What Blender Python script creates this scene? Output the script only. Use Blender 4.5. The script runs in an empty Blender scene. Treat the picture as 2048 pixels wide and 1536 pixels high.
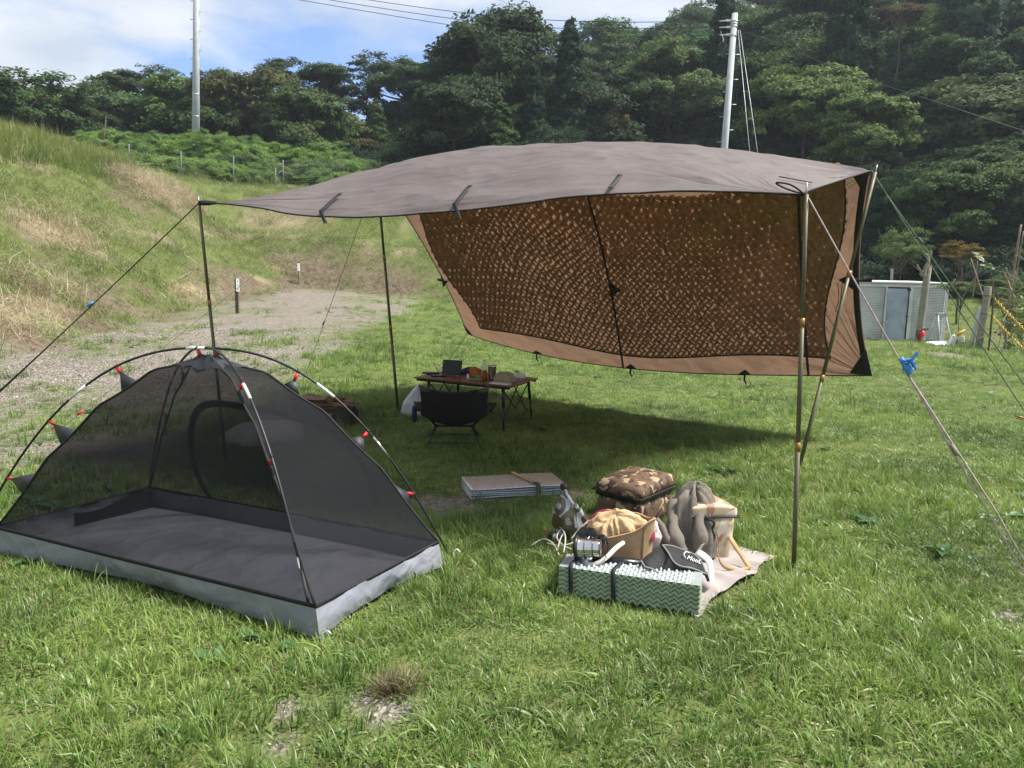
import bpy, math, random
import numpy as np
from mathutils import Matrix, Vector
rs = np.random.RandomState(7); random.seed(7)
SC = bpy.context.scene
# ------------------------------------------------------------------ camera
CAMZ, FPX, PITCH, ROLL = 1.5, 1500.0, math.radians(7.97), math.radians(1.2)
fw = np.array([0, math.cos(PITCH), -math.sin(PITCH)]); r0 = np.array([1., 0, 0]); u0 = np.array([0, math.sin(PITCH), math.cos(PITCH)])
RT = r0*math.cos(ROLL)+u0*math.sin(ROLL); UP = u0*math.cos(ROLL)-r0*math.sin(ROLL)
cd = bpy.data.cameras.new('camera'); cam = bpy.data.objects.new('camera', cd); SC.collection.objects.link(cam)
cd.sensor_width = 36; cd.lens = 36*FPX/2048; cd.clip_start = .05; cd.clip_end = 900
cam.matrix_world = Matrix(((RT[0], UP[0], -fw[0], 0), (RT[1], UP[1], -fw[1], 0), (RT[2], UP[2], -fw[2], CAMZ), (0, 0, 0, 1)))
SC.camera = cam
# ------------------------------------------------------------------ sky, sun, exposure
SUN_EL, SUN_AZ = math.radians(57), math.radians(86)      # azimuth clockwise from +Y
W = bpy.data.worlds.new('World'); SC.world = W; W.use_nodes = True
nt = W.node_tree; N = nt.nodes; LK = nt.links; N.clear()
out = N.new('ShaderNodeOutputWorld'); bg = N.new('ShaderNodeBackground'); LK.new(bg.outputs[0], out.inputs[0])
sky = N.new('ShaderNodeTexSky'); sky.sky_type = 'NISHITA'; sky.sun_disc = False
sky.sun_elevation = SUN_EL; sky.sun_rotation = SUN_AZ; sky.air_density = 1.0; sky.dust_density = .6; sky.ozone_density = 2.0
bg.inputs[1].default_value = .12
tc = N.new('ShaderNodeTexCoord'); sp = N.new('ShaderNodeSeparateXYZ'); LK.new(tc.outputs['Generated'], sp.inputs[0])
def M_(op, a, b=None, clamp=False):
    n = N.new('ShaderNodeMath'); n.operation = op; n.use_clamp = clamp
    for k, s in ((0, a), (1, b)):
        if s is None: continue
        if isinstance(s, (int, float)): n.inputs[k].default_value = s
        else: LK.new(s, n.inputs[k])
    return n.outputs[0]
zz = M_('ADD', M_('MAXIMUM', sp.outputs[2], 0.0), .16)
cx = M_('DIVIDE', sp.outputs[0], zz); cy = M_('DIVIDE', sp.outputs[1], zz)
cb = N.new('ShaderNodeCombineXYZ'); LK.new(M_('ADD', M_('MULTIPLY', cx, .8), M_('MULTIPLY', cy, .25)), cb.inputs[0]); LK.new(cy, cb.inputs[1]); cb.inputs[2].default_value = 5.2
n1 = N.new('ShaderNodeTexNoise'); n1.inputs['Scale'].default_value = .85; n1.inputs['Detail'].default_value = 9; n1.inputs['Roughness'].default_value = .55; n1.inputs['Distortion'].default_value = .5
LK.new(cb.outputs[0], n1.inputs[0])
n2 = N.new('ShaderNodeTexNoise'); n2.inputs['Scale'].default_value = 3.2; n2.inputs['Detail'].default_value = 8; LK.new(cb.outputs[0], n2.inputs[0])
cr = N.new('ShaderNodeValToRGB'); cr.color_ramp.elements[0].position = .375; cr.color_ramp.elements[1].position = .51
LK.new(n1.outputs[0], cr.inputs[0])
cc = N.new('ShaderNodeValToRGB'); cc.color_ramp.elements[0].position = .3; cc.color_ramp.elements[1].position = .7
cc.color_ramp.elements[0].color = (2.1, 2.38, 2.8, 1); cc.color_ramp.elements[1].color = (3.2, 3.3, 3.42, 1); LK.new(n2.outputs[0], cc.inputs[0])
mx = N.new('ShaderNodeMixRGB'); LK.new(M_('MULTIPLY', cr.outputs[0], .97), mx.inputs[0])
sk2 = N.new('ShaderNodeMixRGB'); sk2.blend_type = 'MULTIPLY'; sk2.inputs[0].default_value = 1; sk2.inputs[2].default_value = (.52, .58, .70, 1)
LK.new(sky.outputs[0], sk2.inputs[1]); LK.new(sk2.outputs[0], mx.inputs[1]); LK.new(cc.outputs[0], mx.inputs[2]); LK.new(mx.outputs[0], bg.inputs[0])
sd = bpy.data.lights.new('sun', 'SUN'); sun = bpy.data.objects.new('sun', sd); SC.collection.objects.link(sun)
sd.energy = 3.8; sd.angle = math.radians(13); sd.color = (1, .95, .87)
sdir = Vector((math.sin(SUN_AZ)*math.cos(SUN_EL), math.cos(SUN_AZ)*math.cos(SUN_EL), math.sin(SUN_EL)))
sun.rotation_euler = sdir.to_track_quat('Z', 'Y').to_euler(); sun.location = (20, 0, 40)
SC.view_settings.view_transform = 'Standard'; SC.view_settings.look = 'None'; SC.view_settings.gamma = 1
SC.view_settings.use_curve_mapping = False; SC.view_settings.exposure = 1.37
SC.cycles.max_bounces = 7; SC.cycles.transparent_max_bounces = 16; SC.cycles.diffuse_bounces = 3
SC.cycles.caustics_reflective = False; SC.cycles.caustics_refractive = False

# ------------------------------------------------------------------ numeric helpers
def sst(a, b, x):
    t = np.clip((np.asarray(x, float)-a)/(b-a), 0, 1); return t*t*(3-2*t)
def _h(ix, iy, s):
    n = (ix.astype(np.int64)*374761393+iy.astype(np.int64)*668265263+s*974711) & 0x7fffffff
    n = ((n ^ (n >> 13))*1274126177) & 0x7fffffff
    return ((n ^ (n >> 16)) & 0xffff)/65535.0
def vnoise(x, y, s=0):
    x = np.asarray(x, float); y = np.asarray(y, float)
    ix = np.floor(x); iy = np.floor(y); fx = x-ix; fy = y-iy; fx = fx*fx*(3-2*fx); fy = fy*fy*(3-2*fy)
    return (_h(ix, iy, s)*(1-fx)+_h(ix+1, iy, s)*fx)*(1-fy)+(_h(ix, iy+1, s)*(1-fx)+_h(ix+1, iy+1, s)*fx)*fy
def fbm(x, y, s=0, o=4):
    v = 0; a = .5; f = 1
    for k in range(o): v = v+a*vnoise(np.asarray(x)*f, np.asarray(y)*f, s+k*17); a *= .5; f *= 2.03
    return v
def tz(x, y, rough=True):
    x = np.asarray(x, float); y = np.asarray(y, float)
    u = x/np.maximum(y, 2.)
    z = .058*(1-sst(-.35, .25, u))*np.clip(y-8, 0, 20)
    zr = np.interp(y, [-50, 11, 16, 18, 20.5, 24.5, 29, 31, 40], [0, .0, .2, .22, -.38, -.38, 1.05, 1.15, 1.3])
    lip = 1-.75*sst(9.2, 12, x)
    zr = np.where((y < 20.3) & (zr > 0), zr*lip, zr)
    z = z+sst(5.5, 8.2, x)*zr
    toe = -8.0+.6*(1-sst(9, 14, y))+.5*(vnoise(y*.5, y*0, 3)-.5)
    d1 = toe-x; d2 = (y-27)+.8*(vnoise(x*.4, x*0, 5)-.5)
    d2 = np.where(x > -30, d2, d2)
    d = np.maximum(d1, d2); d = np.where(np.abs(d1-d2) < 2, d+(2-np.abs(d1-d2))**2/8, d)
    cap = 4.0+.35*sst(13, 16, -x)
    p = np.where(d < 0, 0, np.minimum(np.where((d2 > d1) & (x > -12), np.interp(d, [0, .5, 2.6, 4.6, 6.9, 30], [0, .5, 1.9, 2.2, 4.1, 20]), .64*np.maximum(d, 0)), cap+.16*np.maximum(d-cap/.64, 0)))
    p = np.minimum(p, cap+2.2)
    p = p+np.where(d > 0, sst(0, 1, d)*(.5*(fbm(x*.35, y*.35, 9, 3)-.45)+.22*(fbm(x*1.1, y*1.1, 19, 3)-.45)), 0)
    z = z+p*(1-sst(0, 8, x))
    foot = np.interp(u, [-.8, -.25, -.02, .3, .6, .9], [50, 50, 35, 34, 31, 31])
    s = np.interp(u, [-.8, -.3, -.02, .12, .3, .5, .9], [.05, .06, .25, .42, .5, .62, .66])
    hd = np.maximum(0, y-foot); hd = np.where(hd > 45, 45+(hd-45)*np.interp(u, [0, .2], [.05, .5]), hd)
    z = z+s*hd+np.where(hd > 0, 1.2*(fbm(x*.12, y*.12, 31, 3)-.45)*sst(0, 6, hd), 0)
    if rough:
        z = z+(.05*(fbm(x*.9, y*.9, 41, 3)-.47)+.02*(fbm(x*4, y*4, 43, 2)-.4))*sst(7, 12, y)+.012*(fbm(x*3, y*3, 47, 2)-.4)
    return z
def tzf(x, y): return float(tz(np.array([x]), np.array([y]))[0])
def ray(px, py): return fw+RT*(px-1024)/FPX+UP*(768-py)/FPX
CP = np.array([0, 0, CAMZ])
def at(px, py, y):
    d = ray(px, py); return CP+d*(y/d[1])
def gnd(px, py):
    d = ray(px, py); t = np.linspace(1.2, 120, 6000); p = CP+t[:, None]*d
    k = np.argmax(p[:, 2] < tz(p[:, 0], p[:, 1])); return p[k]
def rayplane(px, py, p0, n):
    d = ray(px, py); return CP+d*(np.dot(np.asarray(p0)-CP, n)/np.dot(d, n))
def nrm(v): v = np.asarray(v, float); return v/max(1e-9, np.linalg.norm(v))
def inview(P, mx=.16, my=.12, add=1.2):
    r = P-CP; d = r@fw; X = np.abs(r@RT); Y = r@UP
    return (d > .5) & (X < d*(.683+mx)+add) & (Y < d*(.512+my)+add) & (Y > -d*(.512+my)-add)
# ------------------------------------------------------------------ mesh helpers
class MB:
    def __init__(s): s.v = []; s.f = []; s.n = 0; s.mi = []
    def add(s, vf, mi=0):
        v, f = vf; v = np.asarray(v, float); s.v.append(v)
        for q in f: s.f.append([int(i)+s.n for i in q]); s.mi.append(mi)
        s.n += len(v); return s
def tube(path, r, n=8, caps=True):
    P = np.asarray(path, float); m = len(P); R = np.full(m, r, float) if np.isscalar(r) else np.asarray(r, float)
    T = np.gradient(P, axis=0); V = []; F = []
    T = T/np.maximum(1e-9, np.linalg.norm(T, axis=1))[:, None]
    a = np.array([0, 0, 1.]) if abs(T[0][2]) < .9 else np.array([1., 0, 0]); A = nrm(np.cross(T[0], a))
    ang = np.arange(n)*2*np.pi/n
    for k in range(m):
        A = nrm(A-T[k]*np.dot(A, T[k])); B = np.cross(T[k], A)
        V.append(P[k]+R[k]*(np.cos(ang)[:, None]*A+np.sin(ang)[:, None]*B))
    V = np.concatenate(V)
    for k in range(m-1):
        for i in range(n): j = (i+1) % n; F.append((k*n+i, k*n+j, (k+1)*n+j, (k+1)*n+i))
    if caps: F.append(tuple(range(n))[::-1]); F.append(tuple((m-1)*n+i for i in range(n)))
    return V, F
def seg(a, b, r, n=8, r2=None): return tube([a, b], [r, r if r2 is None else r2], n)
def box(c, s, R=None):
    v = np.array([[x, y, z] for x in (-.5, .5) for y in (-.5, .5) for z in (-.5, .5)])*np.asarray(s)
    if R is not None: v = v@np.asarray(R).T
    return v+np.asarray(c), [(0, 1, 3, 2), (4, 6, 7, 5), (0, 4, 5, 1), (2, 3, 7, 6), (0, 2, 6, 4), (1, 5, 7, 3)]
def rz(a): c, s = math.cos(a), math.sin(a); return np.array([[c, -s, 0], [s, c, 0], [0, 0, 1.]])
def rx(a): c, s = math.cos(a), math.sin(a); return np.array([[1, 0, 0], [0, c, -s], [0, s, c]])
def ry(a): c, s = math.cos(a), math.sin(a); return np.array([[c, 0, s], [0, 1, 0], [-s, 0, c]])
def grid(fn, nu, nv, closed=False):
    V = []; F = []
    for i in range(nu+1):
        for j in range(nv+1): V.append(fn(i/nu, j/nv))
    for i in range(nu):
        for j in range(nv): a = i*(nv+1)+j; F.append((a, a+nv+1, a+nv+2, a+1))
    return np.array(V), F
def rbox(half, r, n=6, fn=None):
    half = np.asarray(half, float); V = []; F = []; g = np.linspace(-1, 1, n+1)
    g = np.sign(g)*np.abs(g)**.7
    for ax in range(3):
        for sg in (-1, 1):
            b = len(V)
            for a1 in g:
                for a2 in g:
                    p = np.zeros(3); p[ax] = sg; p[(ax+1) % 3] = a1; p[(ax+2) % 3] = a2
                    q = p*half; c = np.clip(q, -(half-r), half-r); d = q-c; L = np.linalg.norm(d)
                    V.append(c+d/L*r if L > 1e-9 else q)
            for i in range(n):
                for j in range(n):
                    a = b+i*(n+1)+j; f = (a, a+n+1, a+n+2, a+1); F.append(f if sg > 0 else f[::-1])
    V = np.array(V)
    if fn is not None: V = np.array([fn(v) for v in V])
    # weld
    key = np.round(V, 5); _, idx, inv = np.unique(key, axis=0, return_index=True, return_inverse=True); inv = inv.reshape(-1)
    return V[idx], [tuple(inv[list(f)]) for f in F]
def lathe(prof, n=16, axis=(0, 0, 1), o=(0, 0, 0)):
    z = nrm(axis); a = nrm(np.cross(z, [0, 1, 0] if abs(z[1]) < .9 else [1, 0, 0])); b = np.cross(z, a); V = []; F = []
    for (r, h) in prof:
        for i in range(n): t = 2*np.pi*i/n; V.append(np.asarray(o)+z*h+r*(math.cos(t)*a+math.sin(t)*b))
    for k in range(len(prof)-1):
        for i in range(n): j = (i+1) % n; F.append((k*n+i, k*n+j, (k+1)*n+j, (k+1)*n+i))
    F.append(tuple(range(n))[::-1]); F.append(tuple((len(prof)-1)*n+i for i in range(n)))
    return np.array(V), F
def ribbon(path, w, side, th=.0015):
    """flat strap along a path, width along 'side' vectors, with a little thickness"""
    P = np.asarray(path, float); S = np.asarray(side, float)
    if S.ndim == 1: S = np.tile(S, (len(P), 1))
    T = np.gradient(P, axis=0); Nn = np.cross(T, S); Nn = Nn/np.maximum(1e-9, np.linalg.norm(Nn, axis=1))[:, None]
    S = S/np.maximum(1e-9, np.linalg.norm(S, axis=1))[:, None]
    V = np.concatenate([P+S*w/2+Nn*th/2, P-S*w/2+Nn*th/2, P-S*w/2-Nn*th/2, P+S*w/2-Nn*th/2]); m = len(P); F = []
    for k in range(m-1):
        for q in range(4): a = q*m+k; b = ((q+1) % 4)*m+k; F.append((a, b, b+1, a+1))
    F.append((0, m, 2*m, 3*m)); F.append((m-1, 4*m-1, 3*m-1, 2*m-1))
    return V, F
def spline(pts, n=24):
    P = np.asarray(pts, float); m = len(P); t = np.linspace(0, m-1, n); o = []
    for a in t:
        k = min(int(a), m-2); f = a-k; p0 = P[max(k-1, 0)]; p1 = P[k]; p2 = P[k+1]; p3 = P[min(k+2, m-1)]
        o.append(.5*((2*p1)+(-p0+p2)*f+(2*p0-5*p1+4*p2-p3)*f*f+(-p0+3*p1-3*p2+p3)*f**3))
    return np.array(o)
def mesh_np(name, V, F, mats=(), smooth=True, attrs=None, mi=None):
    me = bpy.data.meshes.new(name)
    if isinstance(F, np.ndarray):
        k = F.shape[1]; me.vertices.add(len(V)); me.vertices.foreach_set('co', np.asarray(V, np.float32).ravel())
        me.loops.add(F.size); me.loops.foreach_set('vertex_index', F.astype(np.int32).ravel())
        me.polygons.add(len(F)); me.polygons.foreach_set('loop_start', np.arange(0, F.size, k, dtype=np.int32))
    else: me.from_pydata([tuple(v) for v in V], [], F)
    me.update(); me.validate()
    for m in mats: me.materials.append(m)
    me.polygons.foreach_set('use_smooth', np.full(len(me.polygons), smooth))
    if mi is not None: me.polygons.foreach_set('material_index', np.asarray(mi, np.int32))
    for k, a in (attrs or {}).items():
        at_ = me.attributes.new(k, 'FLOAT', 'POINT'); at_.data.foreach_set('value', np.asarray(a, np.float32))
    return me
def tag(o, label=None, cat=None, group=None, kind=None):
    if label: o['label'] = label
    if cat: o['category'] = cat
    if group: o['group'] = group
    if kind: o['kind'] = kind
    return o
def thing(name, loc, label, cat, group=None):
    o = bpy.data.objects.new(name, None); o.empty_display_size = .05; SC.collection.objects.link(o)
    o.location = [float(c) for c in loc]; return tag(o, label, cat, group)
def rootloc(o):
    p = np.zeros(3)
    while o is not None: p = p+np.array(o.location); o = o.parent
    return p
def part(name, mb, mat, parent=None, smooth=True, label=None, kind=None, attrs=None, mi=None, origin=None):
    if isinstance(mb, MB): V = np.concatenate(mb.v); F = mb.f; mi = mb.mi if max(mb.mi) else None
    else: V, F = mb
    V = np.asarray(V, float)
    if parent is not None: off = rootloc(parent); loc = np.zeros(3)
    else: off = np.asarray(origin if origin is not None else [V[:, 0].mean(), V[:, 1].mean(), V[:, 2].min()], float); loc = off
    me = mesh_np(name, V-off, F, mat if isinstance(mat, (list, tuple)) else [mat], smooth, attrs, mi)
    o = bpy.data.objects.new(name, me); SC.collection.objects.link(o); o.location = loc
    if parent is not None: o.parent = parent
    if label: o['label'] = label
    if kind: o['kind'] = kind
    return o
def solid(name, mb, mat, label, cat, group=None, smooth=True):
    return tag(part(name, mb, mat, None, smooth), label, cat, group)
# ------------------------------------------------------------------ materials
def newmat(name):
    m = bpy.data.materials.new(name); m.use_nodes = True; t = m.node_tree; t.nodes.clear()
    o = t.nodes.new('ShaderNodeOutputMaterial'); return m, t, o
def nd(t, typ, ins=None, **kw):
    n = t.nodes.new(typ)
    for k, v in kw.items(): setattr(n, k, v)
    for k, v in (ins or {}).items():
        s = n.inputs[k]
        if isinstance(v, bpy.types.NodeSocket): t.links.new(v, s)
        else: s.default_value = v
    return n
def c4(c): return (c[0], c[1], c[2], 1)
def ramp(t, fac, stops, interp='LINEAR'):
    n = nd(t, 'ShaderNodeValToRGB', {0: fac}); e = n.color_ramp.elements; n.color_ramp.interpolation = interp
    while len(e) < len(stops): e.new(.5)
    for k, (p, c) in enumerate(stops): e[k].position = p; e[k].color = c4(c) if hasattr(c, '__len__') else (c, c, c, 1)
    return n.outputs[0]
def noise(t, vec, scale, detail=4, rough=.55, dist=0):
    return nd(t, 'ShaderNodeTexNoise', {'Vector': vec, 'Scale': scale, 'Detail': detail, 'Roughness': rough, 'Distortion': dist}).outputs[0]
def objco(t): return nd(t, 'ShaderNodeTexCoord').outputs['Object']
def mixc(t, f, a, b, blend='MIX'):
    n = nd(t, 'ShaderNodeMixRGB', blend_type=blend)
    for k, v in ((0, f), (1, a), (2, b)):
        if isinstance(v, bpy.types.NodeSocket): t.links.new(v, n.inputs[k])
        elif k == 0: n.inputs[0].default_value = v
        else: n.inputs[k].default_value = c4(v)
    return n.outputs[0]
def pm(name, col, rough=.6, var=.18, scale=9, bump=.15, bscale=80, metal=0, spec=.4, transl=0, bdist=.004, coat=0):
    m, t, o = newmat(name); co = objco(t)
    f = noise(t, co, scale, 5); col = np.asarray(col, float)
    c = ramp(t, f, [(.3, col*(1-var)), (.7, np.minimum(1, col*(1+var)))])
    h = noise(t, co, bscale, 3)
    b = nd(t, 'ShaderNodeBump', {'Strength': bump, 'Distance': bdist, 'Height': h}).outputs[0]
    p = nd(t, 'ShaderNodeBsdfPrincipled', {'Base Color': c, 'Metallic': metal, 'Specular IOR Level': spec, 'Normal': b, 'Coat Weight': coat})
    rr = ramp(t, noise(t, co, scale*2.3, 3), [(.3, max(.03, rough-.1)), (.7, min(1, rough+.1))]); t.links.new(rr, p.inputs['Roughness'])
    s = p.outputs[0]
    if transl: s = nd(t, 'ShaderNodeMixShader', {0: transl, 1: s, 2: nd(t, 'ShaderNodeBsdfTranslucent', {'Color': c}).outputs[0]}).outputs[0]
    t.links.new(s, o.inputs[0]); return m
def attr(t, n): return nd(t, 'ShaderNodeAttribute', attribute_name=n).outputs['Fac']
M = {}
M['pole_metal'] = pm('pole_metal', (.105, .098, .055), .55, .15, 5, .05, 60, .25)
M['gold'] = pm('gold_collar', (.27, .15, .04), .5, .1, 9, .05, 60, .3)
M['black'] = pm('black_webbing', (.012, .012, .013), .75, .3, 20, .3, 300)
M['black_plastic'] = pm('black_plastic', (.014, .014, .015), .4, .2, 10, .05, 90)
M['fence'] = pm('dull_fence_steel', (.13, .14, .14), .7, .15, 3, .05, 40)
M['rope'] = pm('rope_cord', (.22, .2, .15), .8, .3, 40, .5, 400)
M['rope_green'] = pm('rope_green', (.10, .15, .09), .8, .3, 40, .5, 400)
M['rope_pink'] = pm('rope_pink', (.4, .31, .3), .8, .3, 40, .5, 400)
M['steel'] = pm('galvanised_steel', (.42, .44, .46), .45, .12, 3, .05, 40, .5)
M['chrome'] = pm('stainless_steel', (.62, .6, .56), .18, .06, 6, .02, 60, 1)
M['concrete'] = pm('pale_concrete', (.40, .42, .43), .75, .14, 2.5, .15, 50)
M['postwood'] = pm('weathered_post', (.25, .23, .18), .85, .25, 6, .4, 40)
M['bamboo'] = pm('dry_bamboo', (.22, .17, .12), .75, .25, 7, .3, 60)
M['red'] = pm('red_plastic', (.62, .015, .03), .4, .1, 20, .05, 100)
M['red_paint'] = pm('red_paint', (.5, .012, .018), .3, .1, 8, .02, 60)
M['white'] = pm('white_plastic', (.75, .75, .74), .45, .06, 8, .08, 50)
M['white_cord'] = pm('white_cord', (.68, .64, .55), .75, .12, 40, .4, 300)
M['yellow'] = pm('yellow_plastic', (.68, .42, .04), .45, .15, 8, .05, 60)
M['blue'] = pm('blue_ribbon', (.10, .36, .78), .5, .2, 20, .2, 60, transl=.3)
M['bark'] = pm('bark', (.10, .08, .06), .9, .35, 4, .8, 18, bdist=.03)
M['darkwood'] = pm('table_wood', (.10, .035, .022), .42, .3, 6, .1, 60)
M['letter'] = pm('black_lettering', (.02, .02, .02), .6, .1, 9, .02, 50)
# ================================================================== GROUND
def tent_fr():
    F_ = gnd(640, 1287); R_ = gnd(889, 1136); L_ = gnd(-15, 1108); return F_, R_, L_, L_+R_-F_
TF, TR, TL, TB = tent_fr()
SPOTS = [(785, 1425, .13), (725, 1400, .06), (565, 1425, .08), (560, 1500, .06), (900, 1012, .28), (960, 985, .25), (850, 1000, .16), (1155, 990, .15), (2020, 1235, .1), (1890, 710, .5)]
SPW = [(gnd(a, b)[:2], r) for a, b, r in SPOTS]
def gravel_mask(x, y):
    e = -2.85+.9*(fbm(x*.9, y*.9, 61, 3)-.45)-.25*sst(10, 18, y)
    g = (1-sst(-.35, .25, x-e))*sst(4.6, 6.2, y+.9*(fbm(x*1.3, y*1.3, 71, 2)-.4)-(-3.5-x)*.28)*sst(-8.4, -7.4, x)*(1-sst(25, 28.5, y))
    g = g*(.55+.45*(sst(.3, .5, fbm(x*.8+5, y*.55, 65, 4))))
    for (p, r) in SPW:
        d = np.hypot(x-p[0], (y-p[1])*.9); g = np.maximum(g, .9*(1-sst(r*.45, r*1.15, d+r*.5*(fbm(x*7, y*7, 77, 3)-.4))))
    return np.clip(g, 0, 1)
def bankd(x, y): return np.maximum((-8.0+.6*(1-sst(9, 14, y)))-x, np.where(x < 6, y-27, -9))
def hay_mask(x, y):
    d = bankd(x, y); band = .5+.5*np.sin(d*2.3+4*fbm(x*.25, y*.25, 81, 2)); n = fbm(x*.7, y*.45, 83, 4)
    h = sst(.53, .68, n*.8+band*.22)*sst(-.3, .6, d)*(1-sst(5.6, 6.6, d))
    return np.clip(h, 0, 1)
SOILSP = [(gnd(*q)[:2], r) for q, r in (((110, 535), .75), ((165, 560), .6), ((60, 575), .5), ((640, 512), 1.0), ((560, 520), .8), ((720, 520), .9), ((330, 640), .5), ((250, 655), .5), ((265, 405), 1.2), ((350, 412), 1.1), ((60, 470), .6))]
def soil_mask(x, y):
    return np.maximum(soil0(x, y), np.max([.7*(1-sst(r*.4, r*1.2, np.hypot((x-p[0])*1.2, (y-p[1])*.8)+.5*r*(fbm(x*2.5, y*2.5, 93, 3)-.4))) for p, r in SOILSP], axis=0))
def soil0(x, y):
    d = bankd(x, y); return np.clip(sst(-1.1, 0, d)*(1-sst(.7, 2.2, d))*sst(.36, .5, fbm(x*.9, y*.9, 91, 3)), 0, 1)
def hilld(x, y):
    u = x/np.maximum(y, 2); return y-np.interp(u, [-.8, -.25, -.02, .3, .6, .9], [49, 49, 34, 33, 30.5, 30.5])
ys = np.concatenate([np.arange(-9, 1.6, .5), np.arange(1.6, 9, .055), np.arange(9, 30, .25), np.arange(30, 66, .8), np.arange(66, 240, 4)])
xp = np.concatenate([np.arange(0, 4.2, .055), np.arange(4.2, 20, .28), np.arange(20, 60, 1.2), np.arange(60, 190, 5)])
xs = np.concatenate([-xp[::-1][:-1], xp]); XX, YY = np.meshgrid(xs, ys, indexing='ij'); X1, Y1 = XX.ravel(), YY.ravel()
Z1 = tz(X1, Y1); nx, ny = XX.shape
I = (np.arange(nx-1)[:, None]*ny+np.arange(ny-1)[None]).ravel()
FQ = np.stack([I, I+ny, I+ny+1, I+1], 1)
m, t, o = newmat('ground_earth'); co = objco(t)
gn = noise(t, co, 1.1, 6); gf = noise(t, co, 26, 5, .7)
grassc = ramp(t, gf, [(.25, (.04, .06, .018)), (.5, (.10, .13, .036)), (.78, (.20, .20, .075))])
vor = nd(t, 'ShaderNodeTexVoronoi', {'Vector': co, 'Scale': 55.0})
gv = ramp(t, nd(t, 'ShaderNodeSeparateColor', {0: vor.outputs['Color']}).outputs[0], [(0, (.095, .08, .065)), (.5, (.185, .165, .135)), (1, (.34, .315, .27))])
gv = mixc(t, ramp(t, noise(t, co, 3, 4), [(.35, 0), (.7, .5)]), gv, (.13, .10, .07))
hayc = ramp(t, noise(t, co, 14, 6, .8), [(.3, (.16, .125, .075)), (.7, (.40, .33, .21))])
soilc = ramp(t, noise(t, co, 8, 5), [(.3, (.07, .052, .036)), (.7, (.18, .14, .095))])
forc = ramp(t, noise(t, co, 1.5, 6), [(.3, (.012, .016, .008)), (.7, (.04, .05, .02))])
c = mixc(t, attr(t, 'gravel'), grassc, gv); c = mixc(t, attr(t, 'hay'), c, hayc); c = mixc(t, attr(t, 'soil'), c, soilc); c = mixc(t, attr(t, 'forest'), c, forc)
hh = nd(t, 'ShaderNodeMath', {0: vor.outputs['Distance'], 1: gf}, operation='ADD').outputs[0]
bmp = nd(t, 'ShaderNodeBump', {'Strength': .7, 'Distance': .02, 'Height': hh}).outputs[0]
p = nd(t, 'ShaderNodeBsdfPrincipled', {'Base Color': c, 'Roughness': .9, 'Specular IOR Level': .15, 'Normal': bmp}); t.links.new(p.outputs[0], o.inputs[0]); M['ground'] = m
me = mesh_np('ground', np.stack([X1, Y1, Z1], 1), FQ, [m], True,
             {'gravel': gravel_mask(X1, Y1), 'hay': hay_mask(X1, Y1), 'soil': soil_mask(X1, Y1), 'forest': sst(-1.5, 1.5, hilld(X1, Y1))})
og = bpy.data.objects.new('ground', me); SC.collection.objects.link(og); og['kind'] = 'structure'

# ================================================================== SCATTERED GROUND COVER
def scatter(name, protos, P, rot, scl, idx, kind='stuff'):
    col = bpy.data.collections.new(name+'_kinds')
    for k, me_ in enumerate(protos):
        ob = bpy.data.objects.new('%s_%02d' % (name, k), me_); col.objects.link(ob)
    me_ = bpy.data.meshes.new(name); me_.vertices.add(len(P)); me_.vertices.foreach_set('co', np.asarray(P, np.float32).ravel())
    a = me_.attributes.new('rot', 'FLOAT_VECTOR', 'POINT'); a.data.foreach_set('vector', np.asarray(rot, np.float32).ravel())
    a = me_.attributes.new('scl', 'FLOAT', 'POINT'); a.data.foreach_set('value', np.asarray(scl, np.float32))
    a = me_.attributes.new('idx', 'INT', 'POINT'); a.data.foreach_set('value', np.asarray(idx, np.int32))
    g = bpy.data.node_groups.new(name+'_nodes', 'GeometryNodeTree')
    g.interface.new_socket('Geometry', in_out='INPUT', socket_type='NodeSocketGeometry'); g.interface.new_socket('Geometry', in_out='OUTPUT', socket_type='NodeSocketGeometry')
    gi = g.nodes.new('NodeGroupInput'); go = g.nodes.new('NodeGroupOutput'); ip = g.nodes.new('GeometryNodeInstanceOnPoints')
    ci = g.nodes.new('GeometryNodeCollectionInfo'); ci.inputs['Collection'].default_value = col; ci.inputs['Separate Children'].default_value = True; ci.inputs['Reset Children'].default_value = True
    def na(n, ty):
        x = g.nodes.new('GeometryNodeInputNamedAttribute'); x.data_type = ty; x.inputs['Name'].default_value = n; return x.outputs['Attribute']
    er = g.nodes.new('FunctionNodeEulerToRotation'); g.links.new(na('rot', 'FLOAT_VECTOR'), er.inputs[0])
    g.links.new(gi.outputs[0], ip.inputs['Points']); g.links.new(ci.outputs[0], ip.inputs['Instance']); ip.inputs['Pick Instance'].default_value = True
    g.links.new(na('idx', 'INT'), ip.inputs['Instance Index']); g.links.new(er.outputs[0], ip.inputs['Rotation']); g.links.new(na('scl', 'FLOAT'), ip.inputs['Scale'])
    g.links.new(ip.outputs[0], go.inputs[0])
    ob = bpy.data.objects.new(name, me_); SC.collection.objects.link(ob); md = ob.modifiers.new('scatter', 'NODES'); md.node_group = g
    ob['kind'] = kind; return ob
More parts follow.
